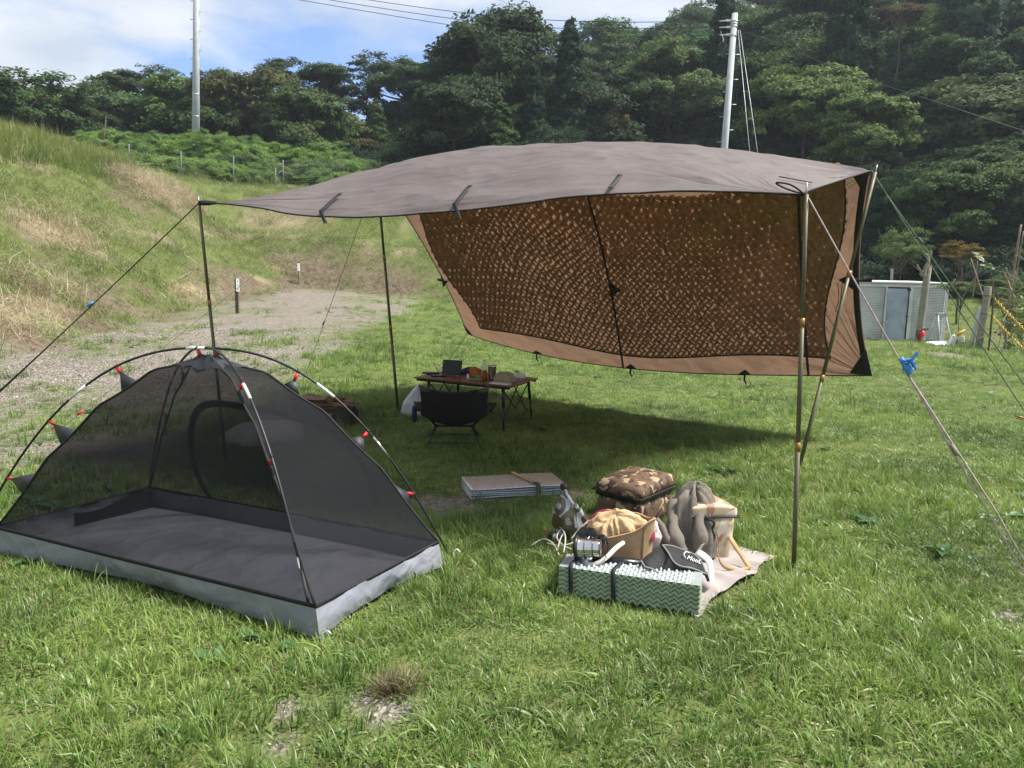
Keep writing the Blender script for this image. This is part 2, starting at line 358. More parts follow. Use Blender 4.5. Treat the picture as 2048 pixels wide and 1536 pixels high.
def blades(seed, n, spread, hlo, hhi, wid, lean, curl, segs=3, stemtop=False):
    r = np.random.RandomState(seed); V = []; F = []; B = []; Tt = []
    for k in range(n):
        a = r.rand()*6.283; rad = spread*math.sqrt(r.rand()); b = np.array([rad*math.cos(a), rad*math.sin(a), -.01])
        h = hlo+(hhi-hlo)*r.rand()**1.4; az = a+r.normal()*1.1; dirx = np.array([math.cos(az), math.sin(az), 0]); side = np.array([-math.sin(az), math.cos(az), 0])
        tw = r.normal()*.5; side = side*math.cos(tw)+np.array([0, 0, 1])*math.sin(tw)*.6
        th = abs(r.normal())*lean+.08; cu = curl*(.4+r.rand()); p = b.copy(); w = wid*(.6+.8*r.rand()); st = len(V); rb = r.rand()
        for s in range(segs+1):
            f = s/segs; ww = w*(1-f**1.6)*.5+.0003
            V += [p+side*ww, p-side*ww]; B += [rb, rb]; Tt += [f, f]
            th2 = min(th+cu*f*1.2, 2.2); p = p+(dirx*math.sin(th2)+np.array([0, 0, 1])*math.cos(th2))*h/segs
        for s in range(segs): q = st+2*s; F.append((q, q+1, q+3, q+2))
    return np.array(V), np.array(F), np.array(B), np.array(Tt)
def bladematerial(name, stops, tipc, tip=.35, tr=.4, huevar=.5):
    m, t, o = newmat(name); oi = nd(t, 'ShaderNodeObjectInfo'); at_ = attr(t, 'rb'); tt = attr(t, 'tt')
    f = nd(t, 'ShaderNodeMath', {0: nd(t, 'ShaderNodeMath', {0: oi.outputs['Random'], 1: huevar}, operation='MULTIPLY').outputs[0], 1: nd(t, 'ShaderNodeMath', {0: at_, 1: 1-huevar}, operation='MULTIPLY').outputs[0]}, operation='ADD').outputs[0]
    pw = noise(t, nd(t, 'ShaderNodeNewGeometry').outputs['Position'], .9, 3)
    f = nd(t, 'ShaderNodeMath', {0: f, 1: ramp(t, pw, [(.3, 0), (.7, .5)])}, operation='MULTIPLY_ADD'); f.inputs[1].default_value = .72
    t.links.new(ramp(t, pw, [(.32, 0), (.68, .28)]), f.inputs[2]); f = f.outputs[0]
    c = ramp(t, f, stops)
    c = mixc(t, nd(t, 'ShaderNodeMath', {0: nd(t, 'ShaderNodeMath', {0: tt, 1: 3.0}, operation='POWER').outputs[0], 1: tip}, operation='MULTIPLY').outputs[0], c, tipc)
    p = nd(t, 'ShaderNodeBsdfPrincipled', {'Base Color': c, 'Roughness': .42, 'Specular IOR Level': .45})
    tl = nd(t, 'ShaderNodeBsdfTranslucent', {'Color': c}); s = nd(t, 'ShaderNodeMixShader', {0: tr, 1: p.outputs[0], 2: tl.outputs[0]})
    t.links.new(s.outputs[0], o.inputs[0]); return m
M['grass'] = bladematerial('grass_blade', [(.06, (.075, .15, .028)), (.30, (.155, .26, .048)), (.56, (.26, .36, .078)), (.80, (.37, .41, .12)), (.95, (.52, .46, .25))], (.40, .39, .16))
M['straw'] = bladematerial('straw_blade', [(.1, (.33, .265, .165)), (.5, (.52, .44, .30)), (.9, (.66, .58, .42))], (.6, .5, .33), tr=.3)
M['talls'] = bladematerial('tall_grass_blade', [(.1, (.09, .16, .03)), (.45, (.18, .25, .05)), (.7, (.28, .30, .085)), (.95, (.42, .36, .15))], (.44, .36, .15), .6)
M['weed'] = bladematerial('weed_leaf', [(.1, (.05, .12, .04)), (.6, (.10, .20, .075)), (.95, (.17, .27, .10))], (.2, .27, .11), .2, .3)
def tuft(name, mat, *a, **k):
    V, F, B, T = blades(*a, **k); return mesh_np(name, V, F, [mat], True, {'rb': B, 'tt': T})
def tuft2(name, sets):
    Vs = []; Fs = []; Bs = []; Ts = []; mi = []; n = 0; mats = []
    for k, (mat, a) in enumerate(sets):
        V, F, B, T = blades(*a); Vs.append(V); Fs.append(F+n); Bs.append(B); Ts.append(T); mi += [k]*len(F); n += len(V); mats.append(mat)
    return mesh_np(name, np.concatenate(Vs), np.concatenate(Fs), mats, True, {'rb': np.concatenate(Bs), 'tt': np.concatenate(Ts)}, mi)
G, S_ = M['grass'], M['straw']
LAWN = [tuft2('lawn_tuft', [(G, (1, 38, .085, .03, .085, .0046, .6, .9)), (S_, (2, 9, .085, .02, .07, .004, 1.2, .6))]),
        tuft2('lawn_tuft', [(G, (3, 28, .08, .04, .12, .0066, .8, 1.0)), (S_, (4, 8, .085, .03, .08, .003, 1.3, .4))]),
        tuft2('lawn_tuft', [(G, (5, 20, .075, .05, .16, .0105, .95, 1.1)), (S_, (6, 8, .08, .03, .09, .004, 1.3, .4))]),
        tuft2('lawn_tuft', [(G, (7, 48, .09, .02, .07, .004, .55, .7)), (S_, (8, 12, .09, .02, .06, .003, 1.2, .6))]),
        tuft2('lawn_tuft', [(G, (9, 26, .06, .08, .19, .0056, .4, .8)), (S_, (10, 4, .08, .05, .12, .003, .7, .4))]),
        tuft2('lawn_tuft', [(G, (11, 17, .08, .03, .1, .012, 1.1, .9)), (S_, (12, 10, .09, .03, .08, .0035, 1.4, .3))])]
def fol(P): return P[inview(P)]
def pts(x0, x1, y0, y1, dens, seed, keep=None):
    r = np.random.RandomState(seed); n = int((x1-x0)*(y1-y0)*dens); x = x0+(x1-x0)*r.rand(n); y = y0+(y1-y0)*r.rand(n)
    if keep is not None: k = r.rand(n) < keep(x, y); x, y = x[k], y[k]
    P = np.stack([x, y, tz(x, y)], 1); return P[inview(P)]
def inpoly(x, y, poly, grow=0):
    poly = np.asarray(poly, float)[:, :2]; c = poly.mean(0); poly = c+(poly-c)*(1+grow); ins = np.zeros(len(x), bool); j = len(poly)-1
    for i in range(len(poly)):
        xi, yi = poly[i]; xj, yj = poly[j]
        ins ^= ((yi > y) != (yj > y)) & (x < (xj-xi)*(y-yi)/(yj-yi+1e-12)+xi); j = i
    return ins
SHEET = [gnd(*q) for q in ((1392, 1240), (1440, 1228), (1492, 1208), (1512, 1172), (1556, 1118), (1532, 1111), (1462, 1106), (1330, 1075), (1150, 1120), (1180, 1205))]
EXCL = [[TF, TR, TB, TL], SHEET]
def lawn_keep(x, y):
    g = gravel_mask(x, y); k = (1-g)**1.6*(1-.85*sst(-.8, .2, bankd(x, y)))
    k = k*(.5+.5*sst(.28, .5, fbm(x*1.7, y*1.7, 101, 3)))*(1-sst(-1, 1, hilld(x, y)))
    k = np.maximum(k, .045*(y > 4)*sst(.5, .6, fbm(x*1.1, y*1.1, 103, 3))*6*(bankd(x, y) < 0))
    for q in EXCL: k = np.where(inpoly(x, y, q, -.02), 0, k)
    return k
Ps = [pts(-5, 5, 1.5, 3.2, 620, 1, lawn_keep), pts(-6, 6, 3.2, 5, 520, 2, lawn_keep), pts(-8, 8, 5, 9, 320, 3, lawn_keep), pts(-13, 13, 9, 16, 130, 4, lawn_keep), pts(-9, 24, 16, 30, 40, 5, lawn_keep)]
sc_ = [1, 1, 1.05, 1.2, 1.45]
P = np.concatenate(Ps); S = np.concatenate([np.full(len(a), s) for a, s in zip(Ps, sc_)])
S = S*(.36+.52*fbm(P[:, 0]*.8, P[:, 1]*.8, 105, 3)+.30*rs.rand(len(P)))
typ = fbm(P[:, 0]*.55+3, P[:, 1]*.55, 107, 3)+.16*rs.normal(size=len(P))
idx = np.clip(np.searchsorted([.34, .41, .48, .58, .7], typ), 0, 5); idx = np.array([3, 0, 1, 2, 5, 4])[idx]
rot = np.stack([rs.normal(size=len(P))*.14, rs.normal(size=len(P))*.14, rs.rand(len(P))*6.283], 1)
tag(scatter('lawn_grass', LAWN, P, rot, S, idx), 'green lawn grass covering the camp site', 'grass', kind='stuff')
print('lawn tufts', len(P))
# broad-leaved weeds in the lawn
def weedmesh(seed, n, L, w):
    r = np.random.RandomState(seed); V = []; F = []; B = []; T = []
    for k in range(n):
        a = 6.283*k/n+r.normal()*.35; l = L*(.6+.6*r.rand()); up = .25+.6*r.rand(); rb = r.rand(); d = np.array([math.cos(a), math.sin(a), 0]); s = np.array([-d[1], d[0], 0]); st = len(V)
        for q in range(6):
            f = q/5; ww = w*l/L*max(.04, math.sin(math.pi*min(1, f**.75+.02)))*.5; p = d*l*f*.9+np.array([0, 0, .01+up*l*(f-.75*f*f)])
            V += [p+s*ww+np.array([0, 0, ww*.3]), p, p-s*ww+np.array([0, 0, ww*.3])]; B += [rb]*3; T += [f*.3]*3
        for q in range(5):
            b = st+3*q; F += [(b, b+1, b+4, b+3), (b+1, b+2, b+5, b+4)]
    return mesh_np('weed_plant', np.array(V), np.array(F), [M['weed']], True, {'rb': B, 'tt': T})
WEED = [weedmesh(1, 6, .11, .045), weedmesh(2, 8, .07, .03), weedmesh(3, 4, .15, .055), weedmesh(5, 14, .035, .02)]
P = np.concatenate([pts(-5, 5, 1.6, 6, 40, 11, lambda x, y: .9*lawn_keep(x, y)*sst(.42, .55, fbm(x*1.2, y*1.2, 111, 2))), pts(-8, 10, 6, 14, 2.5, 12, lambda x, y: .6*lawn_keep(x, y))])
tag(scatter('lawn_weeds', WEED, P, np.stack([rs.normal(size=len(P))*.15, rs.normal(size=len(P))*.15, rs.rand(len(P))*6.283], 1), .6+.7*rs.rand(len(P)), rs.choice([0, 1, 1, 2, 3, 3, 3], len(P))), 'broad leaved weeds growing in the lawn', 'weeds', kind='stuff')
# loose gravel
def pebble(seed):
    r = np.random.RandomState(seed); V = np.array([[1, 0, 0], [-1, 0, 0], [0, 1, 0], [0, -1, 0], [0, 0, 1], [0, 0, -1.]]); V = V*(.6+.5*r.rand(6, 1)); V[:, 2] *= .6
    F = np.array([(0, 2, 4), (2, 1, 4), (1, 3, 4), (3, 0, 4), (2, 0, 5), (1, 2, 5), (3, 1, 5), (0, 3, 5)]); return mesh_np('pebble', V, F, [M['peb']], False)
m, t, o = newmat('pebble_stone'); oi = nd(t, 'ShaderNodeObjectInfo'); c = ramp(t, oi.outputs['Random'], [(0, (.10, .088, .072)), (.5, (.20, .18, .15)), (1, (.40, .375, .33))])
t.links.new(nd(t, 'ShaderNodeBsdfPrincipled', {'Base Color': c, 'Roughness': .85, 'Specular IOR Level': .2}).outputs[0], o.inputs[0]); M['peb'] = m
PB = [pebble(k) for k in range(5)]
nt_ = lambda x, y: np.where(inpoly(x, y, EXCL[0]), 0, gravel_mask(x, y)**1.5)
Ps = [pts(-5, 3, 1.6, 4.4, 2200, 21, nt_), pts(-9, -2, 4.4, 8.5, 1000, 22, nt_), pts(-9, -2, 8.5, 15, 420, 23, nt_)]
P = np.concatenate(Ps); S = np.concatenate([np.full(len(a), s) for a, s in zip(Ps, (.008, .009, .0155))])*(.5+rs.rand(len(P))*1.0)
tag(scatter('gravel_stones', PB, P, rs.rand(len(P), 3)*np.array([.6, .6, 6.28]), S, rs.randint(0, 5, len(P))), 'loose pale gravel on the car space beside the lawn', 'gravel', kind='stuff')
print('pebbles', len(P))
# bank: mown grass, dry hay and tall fringe
BG = [tuft2('bank_tuft', [(M['talls'], (31, 26, .22, .07, .24, .008, .8, .8)), (S_, (32, 10, .25, .05, .25, .006, 1.2, .4))]),
      tuft2('bank_tuft', [(G, (33, 26, .2, .08, .22, .009, .7, .8)), (S_, (34, 8, .2, .05, .2, .006, 1.2, .4))])]
HAY = [tuft2('hay_tuft', [(S_, (k, 30, .32, .1, .42, .007, 1.7, .3))]) for k in (41, 42, 43)]
TALL = [tuft2('tall_tuft', [(M['talls'], (k, 30, .22, .3, .75, .011, .25, .6))]) for k in (51, 52, 53)]
bk = lambda x, y: (bankd(x, y) > -.2)*(1-.75*hay_mask(x, y))*(1-.8*soil_mask(x, y))*(hilld(x, y) < 0)
P = np.concatenate([pts(-18, -6.5, 8, 20, 42, 31, bk), pts(-22, -6.5, 20, 30, 26, 32, bk), pts(-20, 3, 27, 38, 20, 33, bk)])
tag(scatter('bank_grass', BG, P, np.stack([rs.normal(size=len(P))*.2, .35+rs.normal(size=len(P))*.2, rs.rand(len(P))*6.28], 1), .75+.6*rs.rand(len(P)), rs.choice([0, 0, 1], len(P))), 'mown grass growing on the sloping bank', 'grass', kind='stuff')
hk = lambda x, y: hay_mask(x, y)*.8*(hilld(x, y) < 0)
P = np.concatenate([pts(-18, -6.5, 8, 20, 26, 34, hk), pts(-22, -6.5, 20, 30, 18, 35, hk), pts(-20, 3, 27, 38, 16, 36, hk)])
HP = [(gnd(*q)[:2], r) for q, r in (((285, 385), 1.5), ((345, 392), 1.3), ((60, 440), .8), ((150, 450), .9), ((250, 462), .8), ((380, 470), .7), ((140, 500), .6), ((215, 515), .6), ((330, 490), .6), ((60, 560), .7), ((110, 590), .8), ((390, 600), .6), ((30, 640), .6))]
A = []
for (p, r) in HP:
    n = int((90 if r > 1.2 else 40)*r*r); a = rs.rand(n)*6.28; q = r*np.sqrt(rs.rand(n)); x = p[0]+q*np.cos(a)*.8; y = p[1]+q*np.sin(a); A.append(np.stack([x, y, tz(x, y)+(.3 if r > 1.2 else .1)*r*np.maximum(0, 1-(q/r)**2)], 1))
P = np.concatenate([P]+A)
tag(scatter('dry_hay', HAY, P, np.stack([rs.normal(size=len(P))*.35, .4+rs.normal(size=len(P))*.35, rs.normal(size=len(P))*.7+rs.choice([0., 3.14], len(P))], 1), .8+.6*rs.rand(len(P)), rs.randint(0, 3, len(P))), 'dry cut hay lying in rows over the bank', 'hay', kind='stuff')
tk = lambda x, y: (bankd(x, y) > np.where(x < -12, 5.2+.9*fbm(x*.4, y*.4, 121, 2), 99))*(bankd(x, y) < 13)*(y < 34)*(x/y < -.5)*1.
P = pts(-30, -12.5, 14, 34, 22, 37, tk); n0 = len(P)
fk = lambda x, y: (y > 35.5)*(y < 44)*(x < 0)*sst(.3, .5, fbm(x*.4, y*.4, 123, 2))
P = np.concatenate([P, pts(-40, 0, 35, 44, 7, 38, fk), pts(8, 14, 12, 19, 9, 39, lambda x, y: .5*lawn_keep(x, y)*sst(.45, .6, fbm(x, y, 125, 2)))])
S = .7+.5*rs.rand(len(P)); S[len(P)-0:] *= 1; S[P[:, 1] < 20] *= np.where(P[P[:, 1] < 20][:, 0] > 5, .3, 1)
tag(scatter('tall_grass', TALL, P, np.stack([rs.normal(size=len(P))*.12, rs.normal(size=len(P))*.12+.1, rs.rand(len(P))*6.28], 1), S, rs.randint(0, 3, len(P))), 'tall yellow green grass along the crest of the bank', 'grass', kind='stuff')

# one scorched clump by the bare patch
c_ = gnd(790, 1385); n = 13; P = c_+np.stack([rs.normal(size=n)*.035, rs.normal(size=n)*.025, np.zeros(n)], 1); P[:, 2] = tz(P[:, 0], P[:, 1])
M['rust'] = bladematerial('scorched_blade', [(.1, (.13, .085, .045)), (.5, (.25, .16, .085)), (.9, (.40, .29, .16))], (.42, .34, .2), tr=.2)
tag(scatter('dead_clump', [tuft2('dead_tuft', [(M['rust'], (91, 40, .05, .03, .10, .003, .8, .8))])], P, np.stack([rs.normal(size=n)*.2, rs.normal(size=n)*.2, rs.rand(n)*6.28], 1), .8+.5*rs.rand(n), np.zeros(n)), 'scorched reddish brown grass clump beside the bare patch', 'grass', kind='stuff')
# sparse tufts on the gravel, dark soil clumps, seed stalks
P = pts(-8.2, -2.2, 5, 27, 1.1, 51, lambda x, y: gravel_mask(x, y)*sst(.42, .56, fbm(x*.5, y*.5, 131, 2)))
Q = []
for p in P:
    n = rs.randint(3, 9); Q.append(p+np.stack([rs.normal(size=n)*.16, rs.normal(size=n)*.22, np.zeros(n)], 1))
P = np.concatenate(Q); P[:, 2] = tz(P[:, 0], P[:, 1])
tag(scatter('gravel_grass', [LAWN[1], LAWN[4], LAWN[2]], P, np.stack([rs.normal(size=len(P))*.2, rs.normal(size=len(P))*.2, rs.rand(len(P))*6.28], 1), 1.0+.8*rs.rand(len(P)), rs.randint(0, 3, len(P))), 'grass tufts pushing up through the gravel', 'grass', kind='stuff')
# ================================================================== TREES
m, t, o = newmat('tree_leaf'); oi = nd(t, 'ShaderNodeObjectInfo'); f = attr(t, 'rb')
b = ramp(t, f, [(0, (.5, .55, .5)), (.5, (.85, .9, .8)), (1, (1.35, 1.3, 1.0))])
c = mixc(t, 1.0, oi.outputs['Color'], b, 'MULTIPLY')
p = nd(t, 'ShaderNodeBsdfPrincipled', {'Base Color': c, 'Roughness': .75, 'Specular IOR Level': .12})
s = nd(t, 'ShaderNodeMixShader', {0: .3, 1: p.outputs[0], 2: nd(t, 'ShaderNodeBsdfTranslucent', {'Color': c}).outputs[0]}); t.links.new(s.outputs[0], o.inputs[0]); M['leaf'] = m
def leaves(P, Nn, size, r, elong=1.5):
    n = len(P); Nn = Nn/np.maximum(1e-6, np.linalg.norm(Nn, axis=1))[:, None]
    a = r.normal(size=(n, 3)); T = np.cross(Nn, a); T /= np.maximum(1e-6, np.linalg.norm(T, axis=1))[:, None]; B = np.cross(Nn, T)
    s = size*(.55+.8*r.rand(n))[:, None]
    V = np.stack([P+T*s*elong*.5, P+B*s*.36+Nn*s*.08, P-T*s*elong*.5, P-B*s*.36+Nn*s*.08], 1).reshape(-1, 3)
    return V, np.arange(4*n).reshape(n, 4)
def crown_broad(seed, lobes=9, clumps=11, nl=62, leaf=.34, flat=.36, fill=1.0, lsz=(.30, .44), zmin=-.75):
    """unit crown: radius 1, height about 1.5, centre at 0; returned scaled by S metres"""
    r = np.random.RandomState(seed); S = 4.0; C = []; Ts = []
    k = 0
    while k < lobes:
        d = r.normal(size=3); d /= np.linalg.norm(d)
        if d[2] < zmin: continue
        q = d*np.array([1, 1, .95])*(.52+.2*r.rand()); rl = lsz[0]+(lsz[1]-lsz[0])*r.rand(); k += 1
        Ts.append(q)
        for j in range(clumps):
            e = r.normal(size=3); e /= np.linalg.norm(e); e[2] = abs(e[2])*.9-.25 if r.rand() < .8 else e[2]
            C.append((q+e*np.array([1, 1, .75])*rl*(.75+.3*r.rand()), q, rl))
    V = []; rb = []; Nn = []
    for (cpos, q, rl) in C:
        n = int(nl*fill*(.6+.8*r.rand())); e = r.normal(size=(n, 3)); e /= np.linalg.norm(e, axis=1)[:, None]; rad = r.rand(n)**.45
        cr_ = rl*.42*(.8+.5*r.rand()); off = e*rad[:, None]*np.array([1.15, 1.15, flat])*cr_
        P = cpos+off; V.append(P); cv = r.rand()
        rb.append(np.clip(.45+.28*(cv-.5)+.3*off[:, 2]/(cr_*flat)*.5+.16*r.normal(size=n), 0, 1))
        out_ = (P-q*.6); out_ /= np.maximum(1e-6, np.linalg.norm(out_, axis=1))[:, None]
        Nn.append(np.array([0, 0, .6])+out_*.7+r.normal(size=(n, 3))*.42)
    P = np.concatenate(V)*S; V, F = leaves(P, np.concatenate(Nn), leaf, r); rb = np.repeat(np.concatenate(rb), 4)
    me = mesh_np('crown', V, F, [M['leaf']], False, {'rb': rb}); return me, [q*S for q in Ts]
def crown_conifer(seed, n=16, leaf=.17, wide=1.0):
    r = np.random.RandomState(seed); H = 9.0; R = 2.1*wide; V = []; Nn = []; rb = []
    for k in range(int(n*H)):
        f = r.rand()**1.15; rr = R*(1-f)**.75*(.55+.5*r.rand())+.1; a = r.rand()*6.283; z = f*H
        c_ = np.array([math.cos(a)*rr*.82, math.sin(a)*rr*.82, z-.25*rr]); m_ = 80
        e = r.normal(size=(m_, 3)); e /= np.linalg.norm(e, axis=1)[:, None]; cs = (.30+.32*(1-f))*(.8+.4*r.rand())
        P = c_+e*(r.rand(m_)**.5)[:, None]*cs*np.array([1, 1, .8]); V.append(P); out_ = np.array([math.cos(a), math.sin(a), .35])
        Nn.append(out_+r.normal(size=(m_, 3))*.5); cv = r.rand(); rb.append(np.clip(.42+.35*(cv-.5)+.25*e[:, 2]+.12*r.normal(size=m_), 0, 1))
    V, F = leaves(np.concatenate(V), np.concatenate(Nn), leaf, r, 1.8)
    return mesh_np('crown', V, F, [M['leaf']], False, {'rb': np.repeat(np.concatenate(rb), 4)}), []
def trunkmesh(seed, H, tips, r0_=.15):
    r = np.random.RandomState(seed); mb = MB(); n = 6
    path = [np.array([r.normal()*.03*k, r.normal()*.03*k, -.6+(H+.6)*k/n]) for k in range(n+1)]; top = path[-1]
    mb.add(tube(path, [r0_*(1-.09*k) for k in range(n+1)], 7))
    for q in tips:
        e = np.array([0, 0, H])+q*np.array([.85, .85, .35]); mid = top*.6+e*.4+np.array([0, 0, -.3])+r.normal(size=3)*.15
        mb.add(tube(spline([top-np.array([0, 0, .5]), mid, e], 7), np.linspace(r0_*.5, .03, 7), 5, False))
        for j in range(3):
            e2 = e+r.normal(size=3)*np.array([.7, .7, .25]); mb.add(tube([mid*.4+e*.6, (mid*.3+e*.7+e2)*.5, e2], [r0_*.2, r0_*.12, .015], 4, False))
    return mesh_np('trunk', np.concatenate(mb.v), mb.f, [M['bark']], True)
PROTO = []
for k in range(6):
    me, tp = crown_broad(100+k, lobes=13+k % 4, clumps=11, nl=125, leaf=.19, flat=.5); PROTO.append((me, trunkmesh(200+k, 4.2, tp), 4.2))
for k in range(3):   # airy, branches show
    me, tp = crown_broad(120+k, lobes=9, clumps=7, nl=70, leaf=.19, flat=.3, lsz=(.28, .42), zmin=.05); PROTO.append((me, trunkmesh(220+k, 5.0, tp, .2), 5.0))
for k in range(2):   # fine domed
    me, tp = crown_broad(130+k, lobes=17, clumps=14, nl=105, leaf=.17, flat=.5, lsz=(.26, .36), zmin=-.5); PROTO.append((me, trunkmesh(230+k, 3.4, tp), 3.4))
for k in range(3):
    me, tp = crown_conifer(140+k, 16, .17, (1.0, .8, 1.25)[k]); PROTO.append((me, trunkmesh(240+k, 8.5, [], .16), 0.8))
def crown_bush(seed):
    return crown_broad(seed, lobes=11, clumps=10, nl=90, leaf=.14, flat=.55, lsz=(.28, .4), zmin=-.1)
for k in range(2):
    me, tp = crown_bush(150+k); PROTO.append((me, trunkmesh(250+k, 1.6, [q*.8 for q in tp], .08), 1.6))
ntree = 0
def tree(x, y, kind, sc, szr, col, label, cat='tree', group=None, name='broadleaf_tree', lift=0, yaw=None):
    """root at the ground; lift moves the crown up the trunk"""
    global ntree
    ntree += 1; z = tzf(x, y)-.1; me, tr, H = PROTO[kind]
    root = thing(name, (x, y, z), label, cat, group)
    yw = rs.rand()*6.283 if yaw is None else yaw
    o1 = bpy.data.objects.new('trunk', tr); SC.collection.objects.link(o1); o1.parent = root; o1.rotation_euler = (0, 0, yw)
    hs = (H*szr+lift)/H if H > 1 else szr
    o1.scale = (sc, sc, hs)
    o2 = bpy.data.objects.new('crown', me); SC.collection.objects.link(o2); o2.parent = root; o2.rotation_euler = (0, 0, yw)
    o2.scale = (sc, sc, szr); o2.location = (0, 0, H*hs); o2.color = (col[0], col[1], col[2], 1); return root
DK = (.062, .105, .045); MID = (.085, .135, .048); LT = (.135, .185, .075); OR = (.16, .125, .045); BL = (.036, .072, .042); YG = (.15, .205, .07)
NAMED = []
def named(px, py, depth, kind, wpx, hpx, col, label, name='broadleaf_tree', cat='tree', unit=8.2, uh=6.6, group=None):
    """a tree whose crown spans wpx x hpx pixels round (px, py) when seen from the camera"""
    while 11 <= kind <= 13 and depth > 37 and at(px, py, depth)[2]-4.5*(hpx/FPX*depth/uh)-tzf(*at(px, py, depth)[:2]) < .6: depth -= .5
    NAMED.append((px, depth, wpx)); c_ = at(px, py, depth); sc = wpx/FPX*depth/unit; sz = hpx/FPX*depth/uh; z0 = tzf(c_[0], c_[1])-.1; H = PROTO[kind][2]
    if 11 <= kind <= 13: want = c_[2]-4.5*sz-z0; return tree(c_[0], c_[1], kind, sc, sz, col, label, cat, group, name, 0) if want < 1 else tree_c(c_, kind, sc, sz, col, label, cat, name, want, group)
    return tree(c_[0], c_[1], kind, sc, sz, col, label, cat, group, name, max(.3, c_[2]-z0)-H*sz)
def tree_c(c_, kind, sc, sz, col, label, cat, name, want, group=None):
    z = tzf(c_[0], c_[1])-.1; me, tr, H = PROTO[kind]; root = thing(name, (c_[0], c_[1], z), label, cat, group)
    o1 = bpy.data.objects.new('trunk', tr); SC.collection.objects.link(o1); o1.parent = root; o1.scale = (sc, sc, (want+7*sz)/8.5)
    o2 = bpy.data.objects.new('crown', me); SC.collection.objects.link(o2); o2.parent = root; o2.scale = (sc, sc, sz); o2.location = (0, 0, want); o2.color = (*col, 1); return root
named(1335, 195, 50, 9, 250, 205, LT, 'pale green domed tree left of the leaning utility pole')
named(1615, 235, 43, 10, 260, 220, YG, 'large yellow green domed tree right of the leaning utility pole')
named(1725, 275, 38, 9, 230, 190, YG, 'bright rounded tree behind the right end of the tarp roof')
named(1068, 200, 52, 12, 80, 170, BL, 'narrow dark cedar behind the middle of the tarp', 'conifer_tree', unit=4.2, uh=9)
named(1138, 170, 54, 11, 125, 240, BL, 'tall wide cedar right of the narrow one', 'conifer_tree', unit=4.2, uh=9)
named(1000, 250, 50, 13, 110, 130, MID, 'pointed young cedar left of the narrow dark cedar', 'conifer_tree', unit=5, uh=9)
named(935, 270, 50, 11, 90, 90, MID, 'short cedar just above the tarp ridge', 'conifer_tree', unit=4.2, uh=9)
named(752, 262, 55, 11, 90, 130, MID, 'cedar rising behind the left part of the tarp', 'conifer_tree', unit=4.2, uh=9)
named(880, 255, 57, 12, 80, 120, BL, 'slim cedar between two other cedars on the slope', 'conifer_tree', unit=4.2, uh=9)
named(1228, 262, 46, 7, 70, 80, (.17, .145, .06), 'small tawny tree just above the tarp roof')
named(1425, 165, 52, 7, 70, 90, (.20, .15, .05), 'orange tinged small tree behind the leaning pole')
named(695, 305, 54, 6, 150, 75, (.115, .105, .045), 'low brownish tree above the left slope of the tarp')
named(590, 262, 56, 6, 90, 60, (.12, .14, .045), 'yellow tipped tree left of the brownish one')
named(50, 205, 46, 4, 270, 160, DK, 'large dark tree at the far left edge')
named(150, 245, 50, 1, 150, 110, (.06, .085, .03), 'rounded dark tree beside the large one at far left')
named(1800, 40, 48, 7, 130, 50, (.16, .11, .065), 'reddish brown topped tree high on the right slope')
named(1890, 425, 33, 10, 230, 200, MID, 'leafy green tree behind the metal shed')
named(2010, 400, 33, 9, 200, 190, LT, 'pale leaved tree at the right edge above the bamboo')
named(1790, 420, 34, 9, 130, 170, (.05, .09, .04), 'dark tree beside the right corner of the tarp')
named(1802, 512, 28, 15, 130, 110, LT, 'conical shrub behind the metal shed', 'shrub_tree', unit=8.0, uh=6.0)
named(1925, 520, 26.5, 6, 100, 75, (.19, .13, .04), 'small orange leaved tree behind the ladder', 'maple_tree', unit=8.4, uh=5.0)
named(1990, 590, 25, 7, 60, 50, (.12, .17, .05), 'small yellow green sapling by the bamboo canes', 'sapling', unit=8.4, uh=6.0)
for q in ((245, 195, 60, 2, 190, 100, DK, 'dark spreading tree just right of the far left trees'), (335, 185, 61, 6, 160, 105, (.06, .08, .035), 'open crowned tree just left of the tall utility pole'), (470, 200, 60, 0, 170, 110, DK, 'dark tree just right of the tall utility pole'), (570, 175, 62, 8, 150, 110, (.06, .085, .035), 'tall airy tree on the skyline right of the tall pole'), (655, 195, 60, 3, 170, 110, DK, 'dark tree on the skyline above the left tarp slope'), (735, 175, 63, 7, 170, 120, (.06, .085, .035), 'airy tree on the skyline above the tarp ridge'), (805, 178, 60, 1, 180, 125, DK, 'rounded dark tree on the skyline right of the airy one'), (885, 172, 61, 4, 170, 120, (.06, .098, .042), 'dark tree on the skyline above the middle of the tarp left half'), (965, 160, 62, 9, 180, 130, DK, 'domed dark tree where the skyline starts to rise'), (1045, 120, 66, 10, 190, 140, (.062, .1, .042), 'domed tree on the skyline left of the leaning pole wires')): named(*q)
